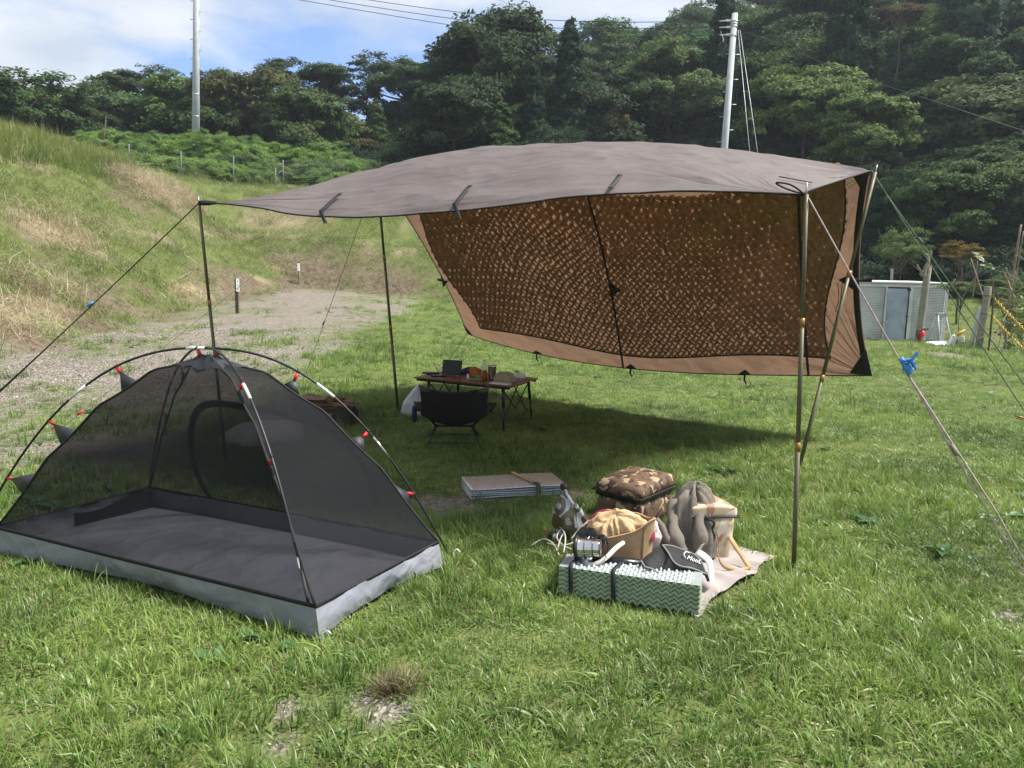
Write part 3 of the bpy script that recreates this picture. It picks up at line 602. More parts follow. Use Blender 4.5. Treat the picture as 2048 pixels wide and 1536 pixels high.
# the rest of the wood
r2 = np.random.RandomState(11); rows = []
yy = 34.5
while yy < 104:
    st = 4.3+.035*(yy-34); xx = -.95*yy
    while xx < .95*yy:
        x = xx+r2.normal()*1.3; y = yy+r2.normal()*1.2; xx += st*1.12
        if hilld(np.array([x]), np.array([y]))[0] < .5: continue
        if abs(x) > .74*y+3: continue
        rows.append((x, y))
    yy += st*.86 if yy < 70 else st*1.35
DESC = ['dark broadleaf tree in the wood on the far slope', 'mid green broadleaf tree in the wood on the far slope', 'open crowned tree with bare limbs in the wood', 'bluish dark cedar in the wood on the far slope', 'pale green domed tree in the wood on the far slope']
WOOD = []
for (x, y) in rows:
    u = x/y
    if any(y < dn-.5 and abs(1024+1500*u-pn) < (wn*.36+2200/y if wn > 160 else wn*.42+3900/y) for pn, dn, wn in NAMED if pn in (1335, 1615, 1725, 1068, 1138, 1000, 752)): continue
    q = r2.rand(); sc = .8+.42*r2.rand()+.002*(y-35); far = y > 70
    cold = np.array(DK)*(.75+.6*r2.rand()); jit = 1+.2*r2.normal(size=3)*.5
    if q < .55: k, d, cl, nm = (r2.randint(9, 11) if r2.rand() < .55 else r2.randint(0, 6)), 0, cold*jit, 'broadleaf_tree'
    elif q < .74: k, d, cl, nm = (r2.randint(9, 11) if r2.rand() < .5 else r2.randint(0, 6)), 1, np.array(MID)*(.85+.4*r2.rand())*jit, 'broadleaf_tree'
    elif q < (.88 if far else .77): k, d, cl, nm = r2.randint(6, 9), 2, np.array((.06, .085, .035))*(.8+.5*r2.rand()), 'broadleaf_tree'
    elif q < .90: k, d, cl, nm = r2.randint(11, 14), 3, np.array(BL)*(.8+.5*r2.rand()), 'conifer_tree'
    else: k, d, cl, nm = r2.randint(9, 11), 4, np.array(LT)*(.7+.4*r2.rand())*jit, 'broadleaf_tree'
    if nm == 'conifer_tree' and (u < .2 or y > 52): k, d, cl, nm = r2.randint(0, 6), 0, cold*jit, 'broadleaf_tree'
    sz = sc*(.85+.35*r2.rand())
    if u > .35 and y < 45: sz *= .85
    if -.32 < u < .07 and y > 50: sc *= .84; sz *= .74
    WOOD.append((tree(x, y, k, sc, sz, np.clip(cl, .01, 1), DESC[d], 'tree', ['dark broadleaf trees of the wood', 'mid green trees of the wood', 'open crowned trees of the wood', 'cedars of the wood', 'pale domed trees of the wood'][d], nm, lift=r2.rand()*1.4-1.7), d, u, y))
ORD = ['leftmost', 'second from left', 'third from left', 'fourth from left', 'fifth from left', 'sixth from left', 'seventh from left', 'eighth from left', 'ninth from left', 'tenth from left', 'eleventh from left', 'twelfth from left', 'thirteenth from left', 'fourteenth from left']
KN = ['dark broadleaf tree', 'mid green broadleaf tree', 'open crowned tree', 'bluish dark cedar', 'pale domed tree']
def region(u, y):
    px = 1024+1500*u
    a = 'left of the tall pole' if px < 380 else 'over the left tarp slope' if px < 760 else 'over the tarp middle' if px < 1150 else 'left of the leaning pole' if px < 1440 else 'right of the leaning pole' if px < 1760 else 'beyond the shed'
    return ('in the lower wood ' if y < 48 else 'in the middle wood ' if y < 66 else 'in the upper wood ')+a
buck = {}
for o_, d, u, y in WOOD: buck.setdefault((d, region(u, y)), []).append((u, o_))
for (d, rg), L in buck.items():
    L.sort(key=lambda q: q[0])
    for k, (u, o_) in enumerate(L):
        o_['label'] = (KN[d]+' '+rg) if len(L) == 1 else '%s %s, %s' % (KN[d], rg, ORD[k] if k < 14 else 'rightmost')
print('trees', ntree)
# undergrowth on the slope and the vine covered mound behind the fence
UB = [PROTO[14][0], PROTO[15][0]]
def bushcol(name, mul):
    out_ = []
    for me in UB:
        m2 = me.copy(); m2.materials.clear(); m2.materials.append(M[name]); out_.append(m2)
    return out_
for nm, base in (('understory_leaf', (.052, .090, .040)), ('vine_leaf', (.20, .31, .07))):
    m, t, o = newmat(nm); f = attr(t, 'rb'); oi = nd(t, 'ShaderNodeObjectInfo'); base = np.array(base)
    c = ramp(t, f, [(0, base*.4), (.5, base*.85), (1, base*1.5)]); c = mixc(t, oi.outputs['Random'], c, mixc(t, 1.0, c, (.75, .8, 1.1), 'MULTIPLY'))
    p = nd(t, 'ShaderNodeBsdfPrincipled', {'Base Color': c, 'Roughness': .75, 'Specular IOR Level': .12})
    s = nd(t, 'ShaderNodeMixShader', {0: .3, 1: p.outputs[0], 2: nd(t, 'ShaderNodeBsdfTranslucent', {'Color': c}).outputs[0]}); t.links.new(s.outputs[0], o.inputs[0]); M[nm] = m
P = np.concatenate([pts(-45, 45, 30, 60, .26, 61, lambda x, y: (hilld(x, y) > -.3)*1.), pts(-75, 75, 60, 100, .05, 62), pts(9, 30, 30, 37, .35, 63, lambda x, y: (hilld(x, y) > -.5)*1.)])
tag(scatter('undergrowth', bushcol('understory_leaf', 1), P, np.stack([np.zeros(len(P)), np.zeros(len(P)), rs.rand(len(P))*6.28], 1), .32+.38*rs.rand(len(P)), rs.randint(0, 2, len(P))), 'dark undergrowth filling the floor of the wood', 'undergrowth', kind='stuff')
mk = lambda x, y: (y > 36.8+.8*np.sin(x*.4))*(x > -24)*(1-sst(-7.5, -4.5, x-.25*(y-42)))*1.
P = pts(-24, -3, 36, 47, 1.5, 64, mk); P[:, 2] += .1+1.5*sst(38.5, 42, P[:, 1])*(1-sst(-12, -5, P[:, 0]))*rs.rand(len(P))
tag(scatter('vine_thicket', bushcol('vine_leaf', 1), P, np.stack([rs.normal(size=len(P))*.2, rs.normal(size=len(P))*.2, rs.rand(len(P))*6.28], 1), .18+.14*rs.rand(len(P)), rs.randint(0, 2, len(P))), 'bright green vines covering the mound behind the fence', 'vines', kind='stuff')
# ================================================================== TARP SHELTER
def proj(P):
    r = np.asarray(P)-CP; d = r@fw; return 1024+FPX*(r@RT)/d, 768-FPX*(r@UP)/d
def lerp(a, b, t): return np.asarray(a)*(1-t)+np.asarray(b)*t
tL = at(398, 406, 6.0); tR = at(1613, 389, 3.9); tRL = at(754, 347, 8.4); tRR = at(1743, 341, 6.3); tBL = at(935, 667, 10.2); tBR = at(1744, 751, 7.2)
SGC = spline([(0, 0), (.07, .012), (.13, .037), (.205, .078), (.28, .106), (.34, .112), (.4, .107), (.465, .094), (.53, .075), (.59, .052), (.645, .027), (.7, 0), (.75, -.016), (.8, -.026), (.86, -.028), (.93, -.016), (1, 0)], 120); SGX, SGY = SGC[:, 0], SGC[:, 1]
def ridgeb(u): return .10*math.sin(math.pi*u)
def canopy(u, v):
    p = lerp(lerp(tL, tR, u), lerp(tRL, tRR, u), v); q = 4*v*(1-v)
    sag = float(np.interp(u, SGX, SGY))
    p[2] += -sag*(1-v)**2.2+.24*math.sin(math.pi*u)**.7*math.sin(math.pi*min(1, v*.8+.02))**1.0*(v > 0)+ridgeb(u)*v*v*0+ridgeb(u)*v**3
    p[2] += .05*q*math.sin(math.pi*u)
    e = q*.2; p[:2] += np.array([.88, -.46])*(e*(1-u)**9-e*1.1*u**9)
    p[2] -= .10*q*((1-u)**7+.6*u**9)
    w = float(fbm(np.array([u*7+v*2.]), np.array([v*4-u*1.5]), 201, 4)[0]); w2 = 1-abs(2*float(fbm(np.array([u*9-v*3.]), np.array([v*5+u*4]), 207, 3)[0])-.95)
    p[2] += (.06*(w-.47)+.04*(w2-.75))*min(1, 6*min(u, 1-u)*1.5)*min(1, .35+v*4)*min(1, (1.02-v)*8)
    return p
def wall(u, w):
    A = canopy(u, 1.0); p = lerp(A, lerp(tBL, tBR, u), w)
    sg = math.sin(math.pi*u**.85)
    p[2] -= .215*sg*w**1.6
    p += np.array([.42, .9, .15])*(.16*math.sin(math.pi*w)*math.sin(math.pi*u))
    q = 4*w*(1-w); p[:2] += np.array([.88, -.46])*q*(.10*(1-u)**10-.10*u**12)
    return p
m, t, o = newmat('tarp_fabric'); co = objco(t); bf = nd(t, 'ShaderNodeNewGeometry').outputs['Backfacing']
mp = nd(t, 'ShaderNodeMapping', {'Vector': co, 'Rotation': (0, 0, -.48), 'Scale': (1, 1.7, 1.7)}).outputs[0]
wr = noise(t, mp, 1.1, 4, .5, .8); dv = nd(t, 'ShaderNodeVectorMath', {0: mp, 1: nd(t, 'ShaderNodeVectorMath', {0: nd(t, 'ShaderNodeTexNoise', {'Vector': mp, 'Scale': 1.1, 'Detail': 2.0}).outputs['Color'], 'Scale': 0.7}, operation='SCALE').outputs[0]}, operation='ADD').outputs[0]; v1 = nd(t, 'ShaderNodeTexVoronoi', {'Vector': dv, 'Scale': 1.6}).outputs['Distance']; v2 = nd(t, 'ShaderNodeTexVoronoi', {'Vector': dv, 'Scale': 4.3}).outputs['Distance']; cre = nd(t, 'ShaderNodeMath', {0: v2, 1: .4, 2: v1}, operation='MULTIPLY_ADD').outputs[0]
def radial(pt, f1, seed):
    d = nd(t, 'ShaderNodeVectorMath', {0: co, 1: tuple(np.asarray(pt)-TORG)}, operation='SUBTRACT').outputs[0]; sp_ = nd(t, 'ShaderNodeSeparateXYZ', {0: d})
    an = nd(t, 'ShaderNodeMath', {0: sp_.outputs[1], 1: sp_.outputs[0]}, operation='ARCTAN2').outputs[0]; ln = nd(t, 'ShaderNodeVectorMath', {0: d}, operation='LENGTH').outputs['Value']
    cb_ = nd(t, 'ShaderNodeCombineXYZ', {0: nd(t, 'ShaderNodeMath', {0: an, 1: f1}, operation='MULTIPLY').outputs[0], 1: nd(t, 'ShaderNodeMath', {0: ln, 1: .55}, operation='MULTIPLY').outputs[0], 2: seed}).outputs[0]
    return nd(t, 'ShaderNodeMath', {0: noise(t, cb_, 1.0, 3, .5, .3), 1: ramp(t, ln, [(.0, 0), (.12, .9), (.7, .55), (1.0, .2)])}, operation='MULTIPLY').outputs[0]
TORG = np.array([(tL[0]+tRR[0])/2, 6.2, 2.0]); add_ = lambda a, b: nd(t, 'ShaderNodeMath', {0: a, 1: b}, operation='ADD').outputs[0]
rad_ = add_(add_(radial(tR, 9.0, 1.0), radial(tL, 16.0, 4.0)), add_(radial(tRR, 9.0, 7.0), radial(tBR, 9.0, 3.0)))
hgt = add_(rad_, add_(nd(t, 'ShaderNodeMath', {0: wr, 1: .3}, operation='MULTIPLY').outputs[0], nd(t, 'ShaderNodeMath', {0: cre, 1: .30}, operation='MULTIPLY').outputs[0]))
nb = nd(t, 'ShaderNodeBump', {'Strength': .9, 'Distance': .13, 'Height': hgt}).outputs[0]
oc = ramp(t, noise(t, co, 1.2, 4), [(.3, (.185, .155, .15)), (.7, (.215, .183, .176))]); ic = ramp(t, noise(t, co, 1.2, 4), [(.3, (.20, .135, .094)), (.7, (.23, .155, .107))])
c = mixc(t, bf, oc, ic); tcl = mixc(t, 0, (.215, .13, .085), (.215, .13, .085))
p = nd(t, 'ShaderNodeBsdfPrincipled', {'Base Color': c, 'Roughness': .55, 'Specular IOR Level': .35, 'Normal': nb})
s = nd(t, 'ShaderNodeMixShader', {0: .42, 1: p.outputs[0], 2: nd(t, 'ShaderNodeBsdfTranslucent', {'Color': tcl, 'Normal': nb}).outputs[0]}); t.links.new(s.outputs[0], o.inputs[0]); M['tarp'] = m
TARP = thing('camping_tarp', [(tL[0]+tRR[0])/2, 6.2, 2.0], 'large brown grey camping tarp pitched as a roof with a hanging back wall', 'tarp')
part('canopy', grid(canopy, 120, 56), M['tarp'], TARP)
part('wall', grid(wall, 90, 40), M['tarp'], TARP)
inn = nrm([-.42, -.9, 0])
def edge(fn, n=40): return np.array([fn(k/n) for k in range(n+1)])
mb = MB()
for fn in (lambda s: canopy(s, 0), lambda s: wall(0, s), lambda s: wall(s, 1), lambda s: canopy(0, s), lambda s: canopy(1, s)): mb.add(tube(edge(fn), .006, 5))
part('edge_binding', mb, M['black'], TARP)
part('side_hem', ribbon(edge(lambda s: wall(.992, s)+inn*.012), .05, np.array([.88, -.46, 0]), .004), M['black'], TARP)
def u_at(px, fn):
    us = np.linspace(0, 1, 201); xs_ = np.array([proj(fn(u))[0] for u in us]); return float(np.interp(px, xs_, us))
for px in (634, 898, 1206):
    u = u_at(px, lambda u: canopy(u, 0)); pts_ = [canopy(u+.012*k/4, .11*(1-k/4.)+.001)+np.array([-.012, -.02, .022]) for k in range(5)]
    if px < 1000: pts_.append(canopy(u+.016, 0)+np.array([.012, -.025, -.05]))
    part('strap', ribbon(pts_, .031, np.array([.88, -.46, 0]), .004), M['black'], TARP)
us_ = [u_at(px, lambda u: wall(u, 1)) for px in (1250, 1618)]
for k, u in enumerate(us_):
    part('seam_tape', ribbon(edge(lambda s: wall(u, s)+inn*(.15-.08*s), 30), (.022, .024)[k], np.array([.88, -.46, 0]), .003), M['black'], TARP)
def tri(a, b, c, th): # little webbing triangle with depth
    a, b, c = map(np.asarray, (a, b, c)); n = nrm(np.cross(b-a, c-a))*th/2
    return np.array([a+n, b+n, c+n, a-n, b-n, c-n]), [(0, 1, 2), (5, 4, 3), (0, 3, 4, 1), (1, 4, 5, 2), (2, 5, 3, 0)]
ex = np.array([.88, -.46, 0]); zz_ = np.array([0, 0, 1.])
for px in (1075, 1262, 1490):
    u = u_at(px, lambda u: wall(u, 1)); b = wall(u, 1)+inn*.02
    mb = MB(); mb.add(tri(b-ex*.075, b+ex*.075, b+zz_*.06, .006)); mb.add(ribbon([b, b-zz_*.05+inn*.01, b-zz_*.09+ex*.02], .02, ex, .004)); mb.add(tube(spline([b-zz_*.06, b-zz_*.12+ex*.03, b-zz_*.10+ex*.07, b-zz_*.03+ex*.04], 12), .003, 5)); part('tie_tab', mb, M['black'], TARP)
u = us_[0]; b = wall(u, .62)+inn*.12; part('tie_tab', MB().add(tri(b+zz_*.07, b-zz_*.07, b+ex*.13-zz_*.0, .008)), M['black'], TARP)
b = wall(.985, .5)+inn*.03; part('tie_tab', MB().add(tri(b-ex*.12, b+ex*.05+zz_*.09, b+ex*.05-zz_*.11, .008)).add(ribbon([b, b+ex*.16], .03, zz_, .005)), M['black'], TARP)
b = wall(.0, .62); part('tie_tab', MB().add(tri(b-ex*.05+zz_*.06, b+ex*.06, b-ex*.01-zz_*.08, .008)).add(ribbon([b, b-ex*.1+zz_*.02], .03, zz_, .005)), M['black'], TARP)
b = wall(1, 1); part('corner_patch', MB().add(tri(b, b-ex*.2+zz_*.01, b+(wall(1, .85)-b)+inn*.02, .01)), M['black'], TARP)
b = wall(1, 0); part('corner_patch', MB().add(tri(b, canopy(.97, .98)+inn*.02-zz_*.03, wall(.99, .09)+inn*.02, .01)), M['black'], TARP)
b = wall(0, 1); part('corner_patch', MB().add(tri(b, wall(.02, 1)+inn*.02, wall(0, .93)+inn*.02, .01)), M['black'], TARP)
part('corner_patch', tube([tL, canopy(.012, .012), canopy(.03, .02)], [.02, .022, .012], 6), M['black'], TARP)
for u, w, l in ((.06, .03, .32), (.16, .03, .16), (.44, .03, .3), (.955, .52, .26)):
    b = wall(u, w)+inn*.14; part('hanging_loop', tube(spline([b, b-zz_*l*.6+ex*.02, b-zz_*l+ex*.0, b-zz_*l*.93+ex*.03, b-zz_*l*.6+ex*.035, b+ex*.04], 20), .0035, 5), M['black'], TARP)
part('pole_loop', MB().add(tube(spline([tR+[-.02, -.02, 0], tR+[-.1, -.05, .04], tR+[-.17, -.03, .05], tR+[-.1, -.02, .02], tR], 16), .0048, 6)), M['black'], TARP); part('tie_cord', tube([canopy(.955, .35)+[0, 0, .02], canopy(.99, .55)+[0, -.02, .01]], .004, 6), M['black'], TARP)

# camouflage net hanging inside the wall: rows of zigzag cut leaves
def netpt(a, b):
    w1 = .915-.02*math.sin(9*a); w0 = .02+.185*math.exp(-((a-.6)/.27)**4); w = w0+(w1-w0)*b
    ul = .045+.02*math.sin(7*b+1); ur = .945+.022*math.sin(5*b+.5)*(b > .02); u = ul+(ur-ul)*a
    return wall(u, min(w, .97))+inn*(.035+.075*(1-b)+.03*float(fbm(np.array([a*5.]), np.array([b*4.]), 221, 2)[0]))
NCX, NRY = 60, 42; V = []; F = []; rn = np.random.RandomState(5)
for j in range(NRY):
    for i in range(2*NCX):
        def zp(ii, jj): return (ii/(2*NCX), (jj+(.04 if (ii+jj) % 2 else .98))/NRY)
        a0 = zp(i, j); a1 = zp(i+1, j); P0 = netpt(min(a0[0]+rn.normal()*.0015, 1), min(a0[1], 1)); P1 = netpt(min(a1[0]+rn.normal()*.0015, 1), min(a1[1], 1))
        if rn.rand() < .002: continue
        d = P1-P0; L_ = np.linalg.norm(d); d = d/L_; nn = nrm(np.cross(d, inn)); b_ = j/NRY; up = 1 if nn[2] > 0 else -1
        hw = (.0112+.0062*(1-b_)**1.5+.006*abs(2*a0[0]-1)**3+.008*max(0, float(fbm(np.array([a0[0]*6]), np.array([b_*5]), 225, 2)[0])-.45))*(.8+.5*rn.rand())
        o1 = inn*(.008+.026*rn.rand()); o2 = -inn*(.004+.012*rn.rand()); st = len(V)
        for f, wd in ((-.04, .55), (.28, 1.25), (.72, 1.0), (1.04, .5)):
            c_ = P0+d*L_*f; V += [c_+nn*up*hw*wd*(1.5 if i % 2 else .7)+o1*math.sin(3.1*max(0, min(1, f))), c_, c_-nn*up*hw*wd*(.6 if i % 2 else 1.25)+o2]
        for q in range(3):
            e = st+3*q; F += [(e, e+1, e+4, e+3), (e+1, e+2, e+5, e+4)]
m, t, o = newmat('net_fabric'); co = objco(t)
c = ramp(t, noise(t, co, .9, 4, .5, .6), [(.38, (.36, .22, .15)), (.52, (.25, .175, .105)), (.64, (.27, .215, .115))])
c = mixc(t, ramp(t, noise(t, co, 14, 3), [(.35, 0), (.65, .5)]), c, (.40, .25, .17))
p = nd(t, 'ShaderNodeBsdfPrincipled', {'Base Color': c, 'Roughness': .8, 'Specular IOR Level': .2}); s = nd(t, 'ShaderNodeMixShader', {0: .55, 1: p.outputs[0], 2: nd(t, 'ShaderNodeBsdfTranslucent', {'Color': c}).outputs[0]}); t.links.new(s.outputs[0], o.inputs[0]); M['net'] = m
NET = thing('camouflage_net', wall(.5, .5), 'brown camouflage net hung along the inside of the tarp wall', 'net')
part('net_mesh', (np.array(V), F), M['net'], NET, True, kind='stuff')
bd = MB(); bd.add(tube([netpt(k/40, 1) for k in range(41)], .009, 5)); bd.add(tube([netpt(0, k/20) for k in range(21)], .006, 5)); bd.add(tube([netpt(1, k/20) for k in range(21)], .007, 5)); part('net_border', bd, M['black'], NET)

# poles
def tpole(top, base, r, label, cols, tip=.07):
    base = np.asarray(base); top = np.asarray(top); d = nrm(top-base); rt = thing('tarp_pole', base, label, 'pole', 'poles holding up the tarp')
    L_ = np.linalg.norm(top-base); k = [0]+cols+[1.0]
    for i in range(len(k)-1):
        part('pole_section', tube([base-d*(.03 if i == 0 else 0)+d*L_*k[i], base+d*L_*k[i+1]], r*(1-.06*i), 12), M['pole_metal'], rt)
    for c_ in cols: part('collar', tube([base+d*L_*(c_-.012), base+d*L_*(c_+.012)], r*1.12, 12), M['gold'], rt)
    part('tip', tube([top-d*.01, top+d*tip], .0045, 6), M['steel'], rt); return rt
bR = gnd(1587, 1141); bL = gnd(452, 925); bRL = gnd(796, 822); bRR = gnd(1597, 940)
tpole(tR, bR, .0125, 'olive pole at the front right corner of the tarp nearest the bags', [.34, .67], .06)
tpole(tL, bL, .0125, 'olive pole at the far left corner of the tarp behind the mesh tent', [.62], .05)
tpole(tRL-zz_*.03, bRL, .016, 'olive pole at the back left of the tarp beside the white plastic bag', [.36, .66], .03)
tpole(tRR+[.01, -.05, -.02], bRR, .0155, 'leaning pole at the back right corner of the tarp crossing the net', [.31, .66], .06)
# ropes and pegs
def rope(pts_, r, mat, label, slider=None, smat='gold', dbl=0):
    rt = thing('guy_rope', pts_[0], label, 'rope', 'guy ropes of the tarp'); mb = MB(); P = [np.asarray(p, float) for p in pts_]
    L_ = P[0]; E = P[-1]; n = 16; path = np.array([lerp(L_, E, k/n)-zz_*.02*math.sin(math.pi*k/n) for k in range(n+1)])
    mb.add(tube(path, r, 6))
    if dbl: mb.add(tube([lerp(L_, E, dbl)-zz_*.02, lerp(L_, E, .75)+[.03, -.01, -.005], E+[.02, -.01, 0]], r, 6))
    part('cord', mb, M[mat], rt)
    if slider: a = lerp(L_, E, slider); part('slider', tube([a-nrm(E-L_)*.03, a+nrm(E-L_)*.03], .011, 6), M[smat], rt)
    return rt
def peg(p, mat, label, d=(0, 0, 1)):
    d = nrm(d); p = np.asarray(p); mb = MB(); mb.add(tube([p-d*.1, p+d*.05], .005, 6)); mb.add(tube(spline([p+d*.05, p+d*.065+[.015, 0, 0], p+d*.05+[.03, 0, 0]], 8), .005, 6)); return solid('tent_peg', mb, M[mat], label, 'peg', 'tent pegs in the grass')
pgL = gnd(-110, 880); rope([tL, pgL], .0045, 'black', 'dark guy rope running from the left tarp corner down to the left edge', .40, 'blue', .40)
pg2 = gnd(108, 868); rope([tRL, pg2], .004, 'rope', 'long guy rope passing behind the mesh tent to a peg on the gravel', .93, 'red')
pg3 = gnd(606, 762); rope([tRL, pg3], .004, 'rope', 'guy rope from the back left pole down to the lawn behind the tent', .68, 'black')
pgR = gnd(2110, 1250); rR = rope([tR, pgR], .0042, 'rope_pink', 'pale doubled guy rope on the right tied with a blue ribbon', .62, 'rope', .42)
pgA = gnd(2143, 965); pgB = gnd(2195, 965); rope([tRR, pgA], .005, 'rope_green', 'left of the two green guy ropes from the back right tarp corner')
rope([tRR+[.02, .02, -.03], pgB], .005, 'rope_green', 'right of the two green guy ropes from the back right tarp corner', .22, 'rope_green')
pgC = gnd(2290, 905); rope([tBR, pgC], .0042, 'rope', 'low guy rope pulling the bottom right corner of the tarp wall', .55, 'gold')
pgD = gnd(868, 754); rope([tBL, pgD], .004, 'rope', 'short guy rope below the bottom left corner of the tarp wall', None)
peg(pg2, 'red', 'red headed peg standing in the gravel left of the tent', (-.2, 0, 1)); peg(pg3, 'steel', 'steel peg in the lawn behind the mesh tent'); peg(pgD, 'steel', 'steel peg in the grass behind the tablet')
for q, s_ in ((pgL, 'peg beyond the left edge'), (pgR, 'peg at the lower right edge')): peg(q, 'steel', 'steel '+s_+' holding a guy rope')
b = lerp(tR, pgR, np.interp(1811, [proj(lerp(tR, pgR, k/100))[0] for k in range(101)], [k/100 for k in range(101)])); mb = MB()
for k in range(13):
    a = rs.rand()*6.28; mb.add(ribbon(spline([b+[0, 0, .0], b+[.02*math.cos(a), .02*math.sin(a), .02+.01*rs.normal()], b+[.025+.025*math.cos(a), .03*math.sin(a), .01+.025*rs.normal()]], 6), .016, nrm(rs.normal(size=3)), .002))
mb.add(tube([b-nrm(pgR-tR)*.045, b+nrm(pgR-tR)*.045], [.012, .016], 7))
solid('ribbon', mb, M['blue'], 'blue plastic ribbon tied round the guy rope', 'ribbon')

# ================================================================== MESH TENT
m, t, o = newmat('insect_mesh'); co = objco(t)
p = nd(t, 'ShaderNodeBsdfPrincipled', {'Base Color': (.012, .0125, .015, 1), 'Roughness': .8, 'Specular IOR Level': .1})
lw = nd(t, 'ShaderNodeLayerWeight', {0: .35}).outputs['Facing']
fac = ramp(t, lw, [(0, .60), (.75, .71), (1, .92)])
fac = nd(t, 'ShaderNodeMath', {0: fac, 1: ramp(t, noise(t, co, 2.5, 5, .6, .8), [(.3, -.05), (.7, .06)])}, operation='ADD').outputs[0]
s = nd(t, 'ShaderNodeMixShader', {0: fac, 1: nd(t, 'ShaderNodeBsdfTransparent', {0: (1, 1, 1, 1)}).outputs[0], 2: p.outputs[0]}); t.links.new(s.outputs[0], o.inputs[0]); M['mesh'] = m
def wrinkled(name, col, rough, dist=.03, sc=3.0, transl=0):
    m, t, o = newmat(name); co = objco(t); col = np.array(col)
    wr = noise(t, co, sc*.6, 4, .5, .8); dv = nd(t, 'ShaderNodeVectorMath', {0: co, 1: nd(t, 'ShaderNodeVectorMath', {0: nd(t, 'ShaderNodeTexNoise', {'Vector': co, 'Scale': sc*.6, 'Detail': 2.0}).outputs['Color'], 'Scale': 1.2/sc}, operation='SCALE').outputs[0]}, operation='ADD').outputs[0]; v1 = nd(t, 'ShaderNodeTexVoronoi', {'Vector': dv, 'Scale': sc*.9}).outputs['Distance']; v2 = nd(t, 'ShaderNodeTexVoronoi', {'Vector': dv, 'Scale': sc*2.3}).outputs['Distance']; cre = nd(t, 'ShaderNodeMath', {0: v2, 1: .4, 2: v1}, operation='MULTIPLY_ADD').outputs[0]
    h = nd(t, 'ShaderNodeMath', {0: wr, 1: nd(t, 'ShaderNodeMath', {0: cre, 1: .6}, operation='MULTIPLY').outputs[0]}, operation='ADD').outputs[0]
    b = nd(t, 'ShaderNodeBump', {'Strength': .55, 'Distance': dist, 'Height': h}).outputs[0]
    c = ramp(t, noise(t, co, sc*.7, 4), [(.3, col*.88), (.7, np.minimum(1, col*1.1))])
    p = nd(t, 'ShaderNodeBsdfPrincipled', {'Base Color': c, 'Roughness': rough, 'Specular IOR Level': .4, 'Normal': b}); s = p.outputs[0]
    if transl: s = nd(t, 'ShaderNodeMixShader', {0: transl, 1: s, 2: nd(t, 'ShaderNodeBsdfTranslucent', {'Color': c}).outputs[0]}).outputs[0]
    t.links.new(s, o.inputs[0]); return m
M['tentgrey'] = wrinkled('tent_nylon', (.225, .232, .265), .4, .085, 4); M['tentdark'] = wrinkled('tent_tab_fabric', (.025, .028, .034), .55, .01, 9)
H2 = (TF+TR+TL+TB)/4; gz = float(np.mean([TF[2], TR[2], TL[2], TB[2]])); H2[2] = 0
def cin(c, k=.035): d = nrm((H2-c)*np.array([1, 1, 0])); q = c+d*k; return q
CO = [TF, TR, TB, TL]; CI = [cin(c) for c in CO]
BP = [gnd(632, 1282), gnd(904, 1124), TB+nrm((TB-H2)*[1, 1, 0])*.05, gnd(-52, 1082)]
def polept(k, s): q = lerp(H2, BP[k], s); return np.array([q[0], q[1], gz+1.125*(1-s**2.25)])
def ridge(k, s):
    q = lerp(H2, CI[k], s); z = gz+.145+.94*(1-s**1.8); z -= .022*abs(math.sin(math.pi*4.0*s))*(s < .98)*(s > .04); return np.array([q[0], q[1], z])
TENT = thing('mesh_tent', [H2[0], H2[1], gz], 'black mesh inner tent with a grey floor tub and crossed poles', 'tent')
nmP = [(0, 1), (1, 2), (2, 3), (3, 0)]
def panel(a, b):
    def fn(s, t_):
        s = .03+.97*s; p = lerp(ridge(a, s), ridge(b, s), t_); dd = 4*t_*(1-t_); c_ = np.array([H2[0], H2[1], p[2]])
        p = p+nrm(c_-p)*.05*dd*s*(1-s)*3; p[2] += .01*(float(fbm(np.array([t_*6]), np.array([s*5.]), 231+a, 3)[0])-.47)*min(1, dd*2); return p
    return fn
for a, b in nmP: part('mesh_panel', grid(panel(a, b), 22, 18), M['mesh'], TENT)
def tubside(a, b):
    def fn(s, t_):
        lo = lerp(CO[a], CO[b], t_).copy(); hi = lerp(ridge(a, 1), ridge(b, 1), t_); mid = 4*t_*(1-t_); lo[2] = gz+.012+.022*mid; lo[:2] += nrm((H2-lo)*[1, 1, 0])[:2]*.035*mid
        p = lerp(lo, hi, s); out_ = nrm((lo-H2)*[1, 1, 0]); p = p+out_*.012*math.sin(math.pi*s)*mid; p = p+out_*.022*(float(fbm(np.array([t_*9]), np.array([s*2.]), 241+a, 3)[0])-.45)*min(1, mid*3); return p
    return fn
for a, b in nmP: part('floor_wall', grid(tubside(a, b), 8, 40), M['tentgrey'], TENT)
def flo(s, t_):
    p = lerp(lerp(tubside(0, 1)(0, s), tubside(3, 2)(0, s) if False else lerp(CO[3], CO[2], s), t_), lerp(CO[3], CO[2], s), 0)
    b_ = lambda a, b, q: tubside(a, b)(0, q)
    p = lerp(b_(0, 1, s), b_(3, 2, s) if False else b_(2, 3, 1-s), t_)+lerp(b_(3, 0, 1-t_), b_(1, 2, t_), s)-lerp(lerp(CO[0], CO[1], s), lerp(CO[3], CO[2], s), t_); e = min(s, 1-s, t_, 1-t_)
    p[2] += .004*min(1, e*20)+.022*float(fbm(np.array([s*5.]), np.array([t_*9.]), 251, 4)[0])*min(1, e*8); return p
part('floor', grid(flo, 26, 44), M['tentgrey'], TENT)
rib = MB()
for a, b in nmP:
    rib.add(ribbon([lerp(ridge(a, 1), ridge(b, 1), k/12)+nrm((lerp(CO[a], CO[b], k/12)-H2)*[1, 1, 0])*.004 for k in range(13)], .018, zz_, .003))
part('seam_tape', rib, M['black'], TENT)
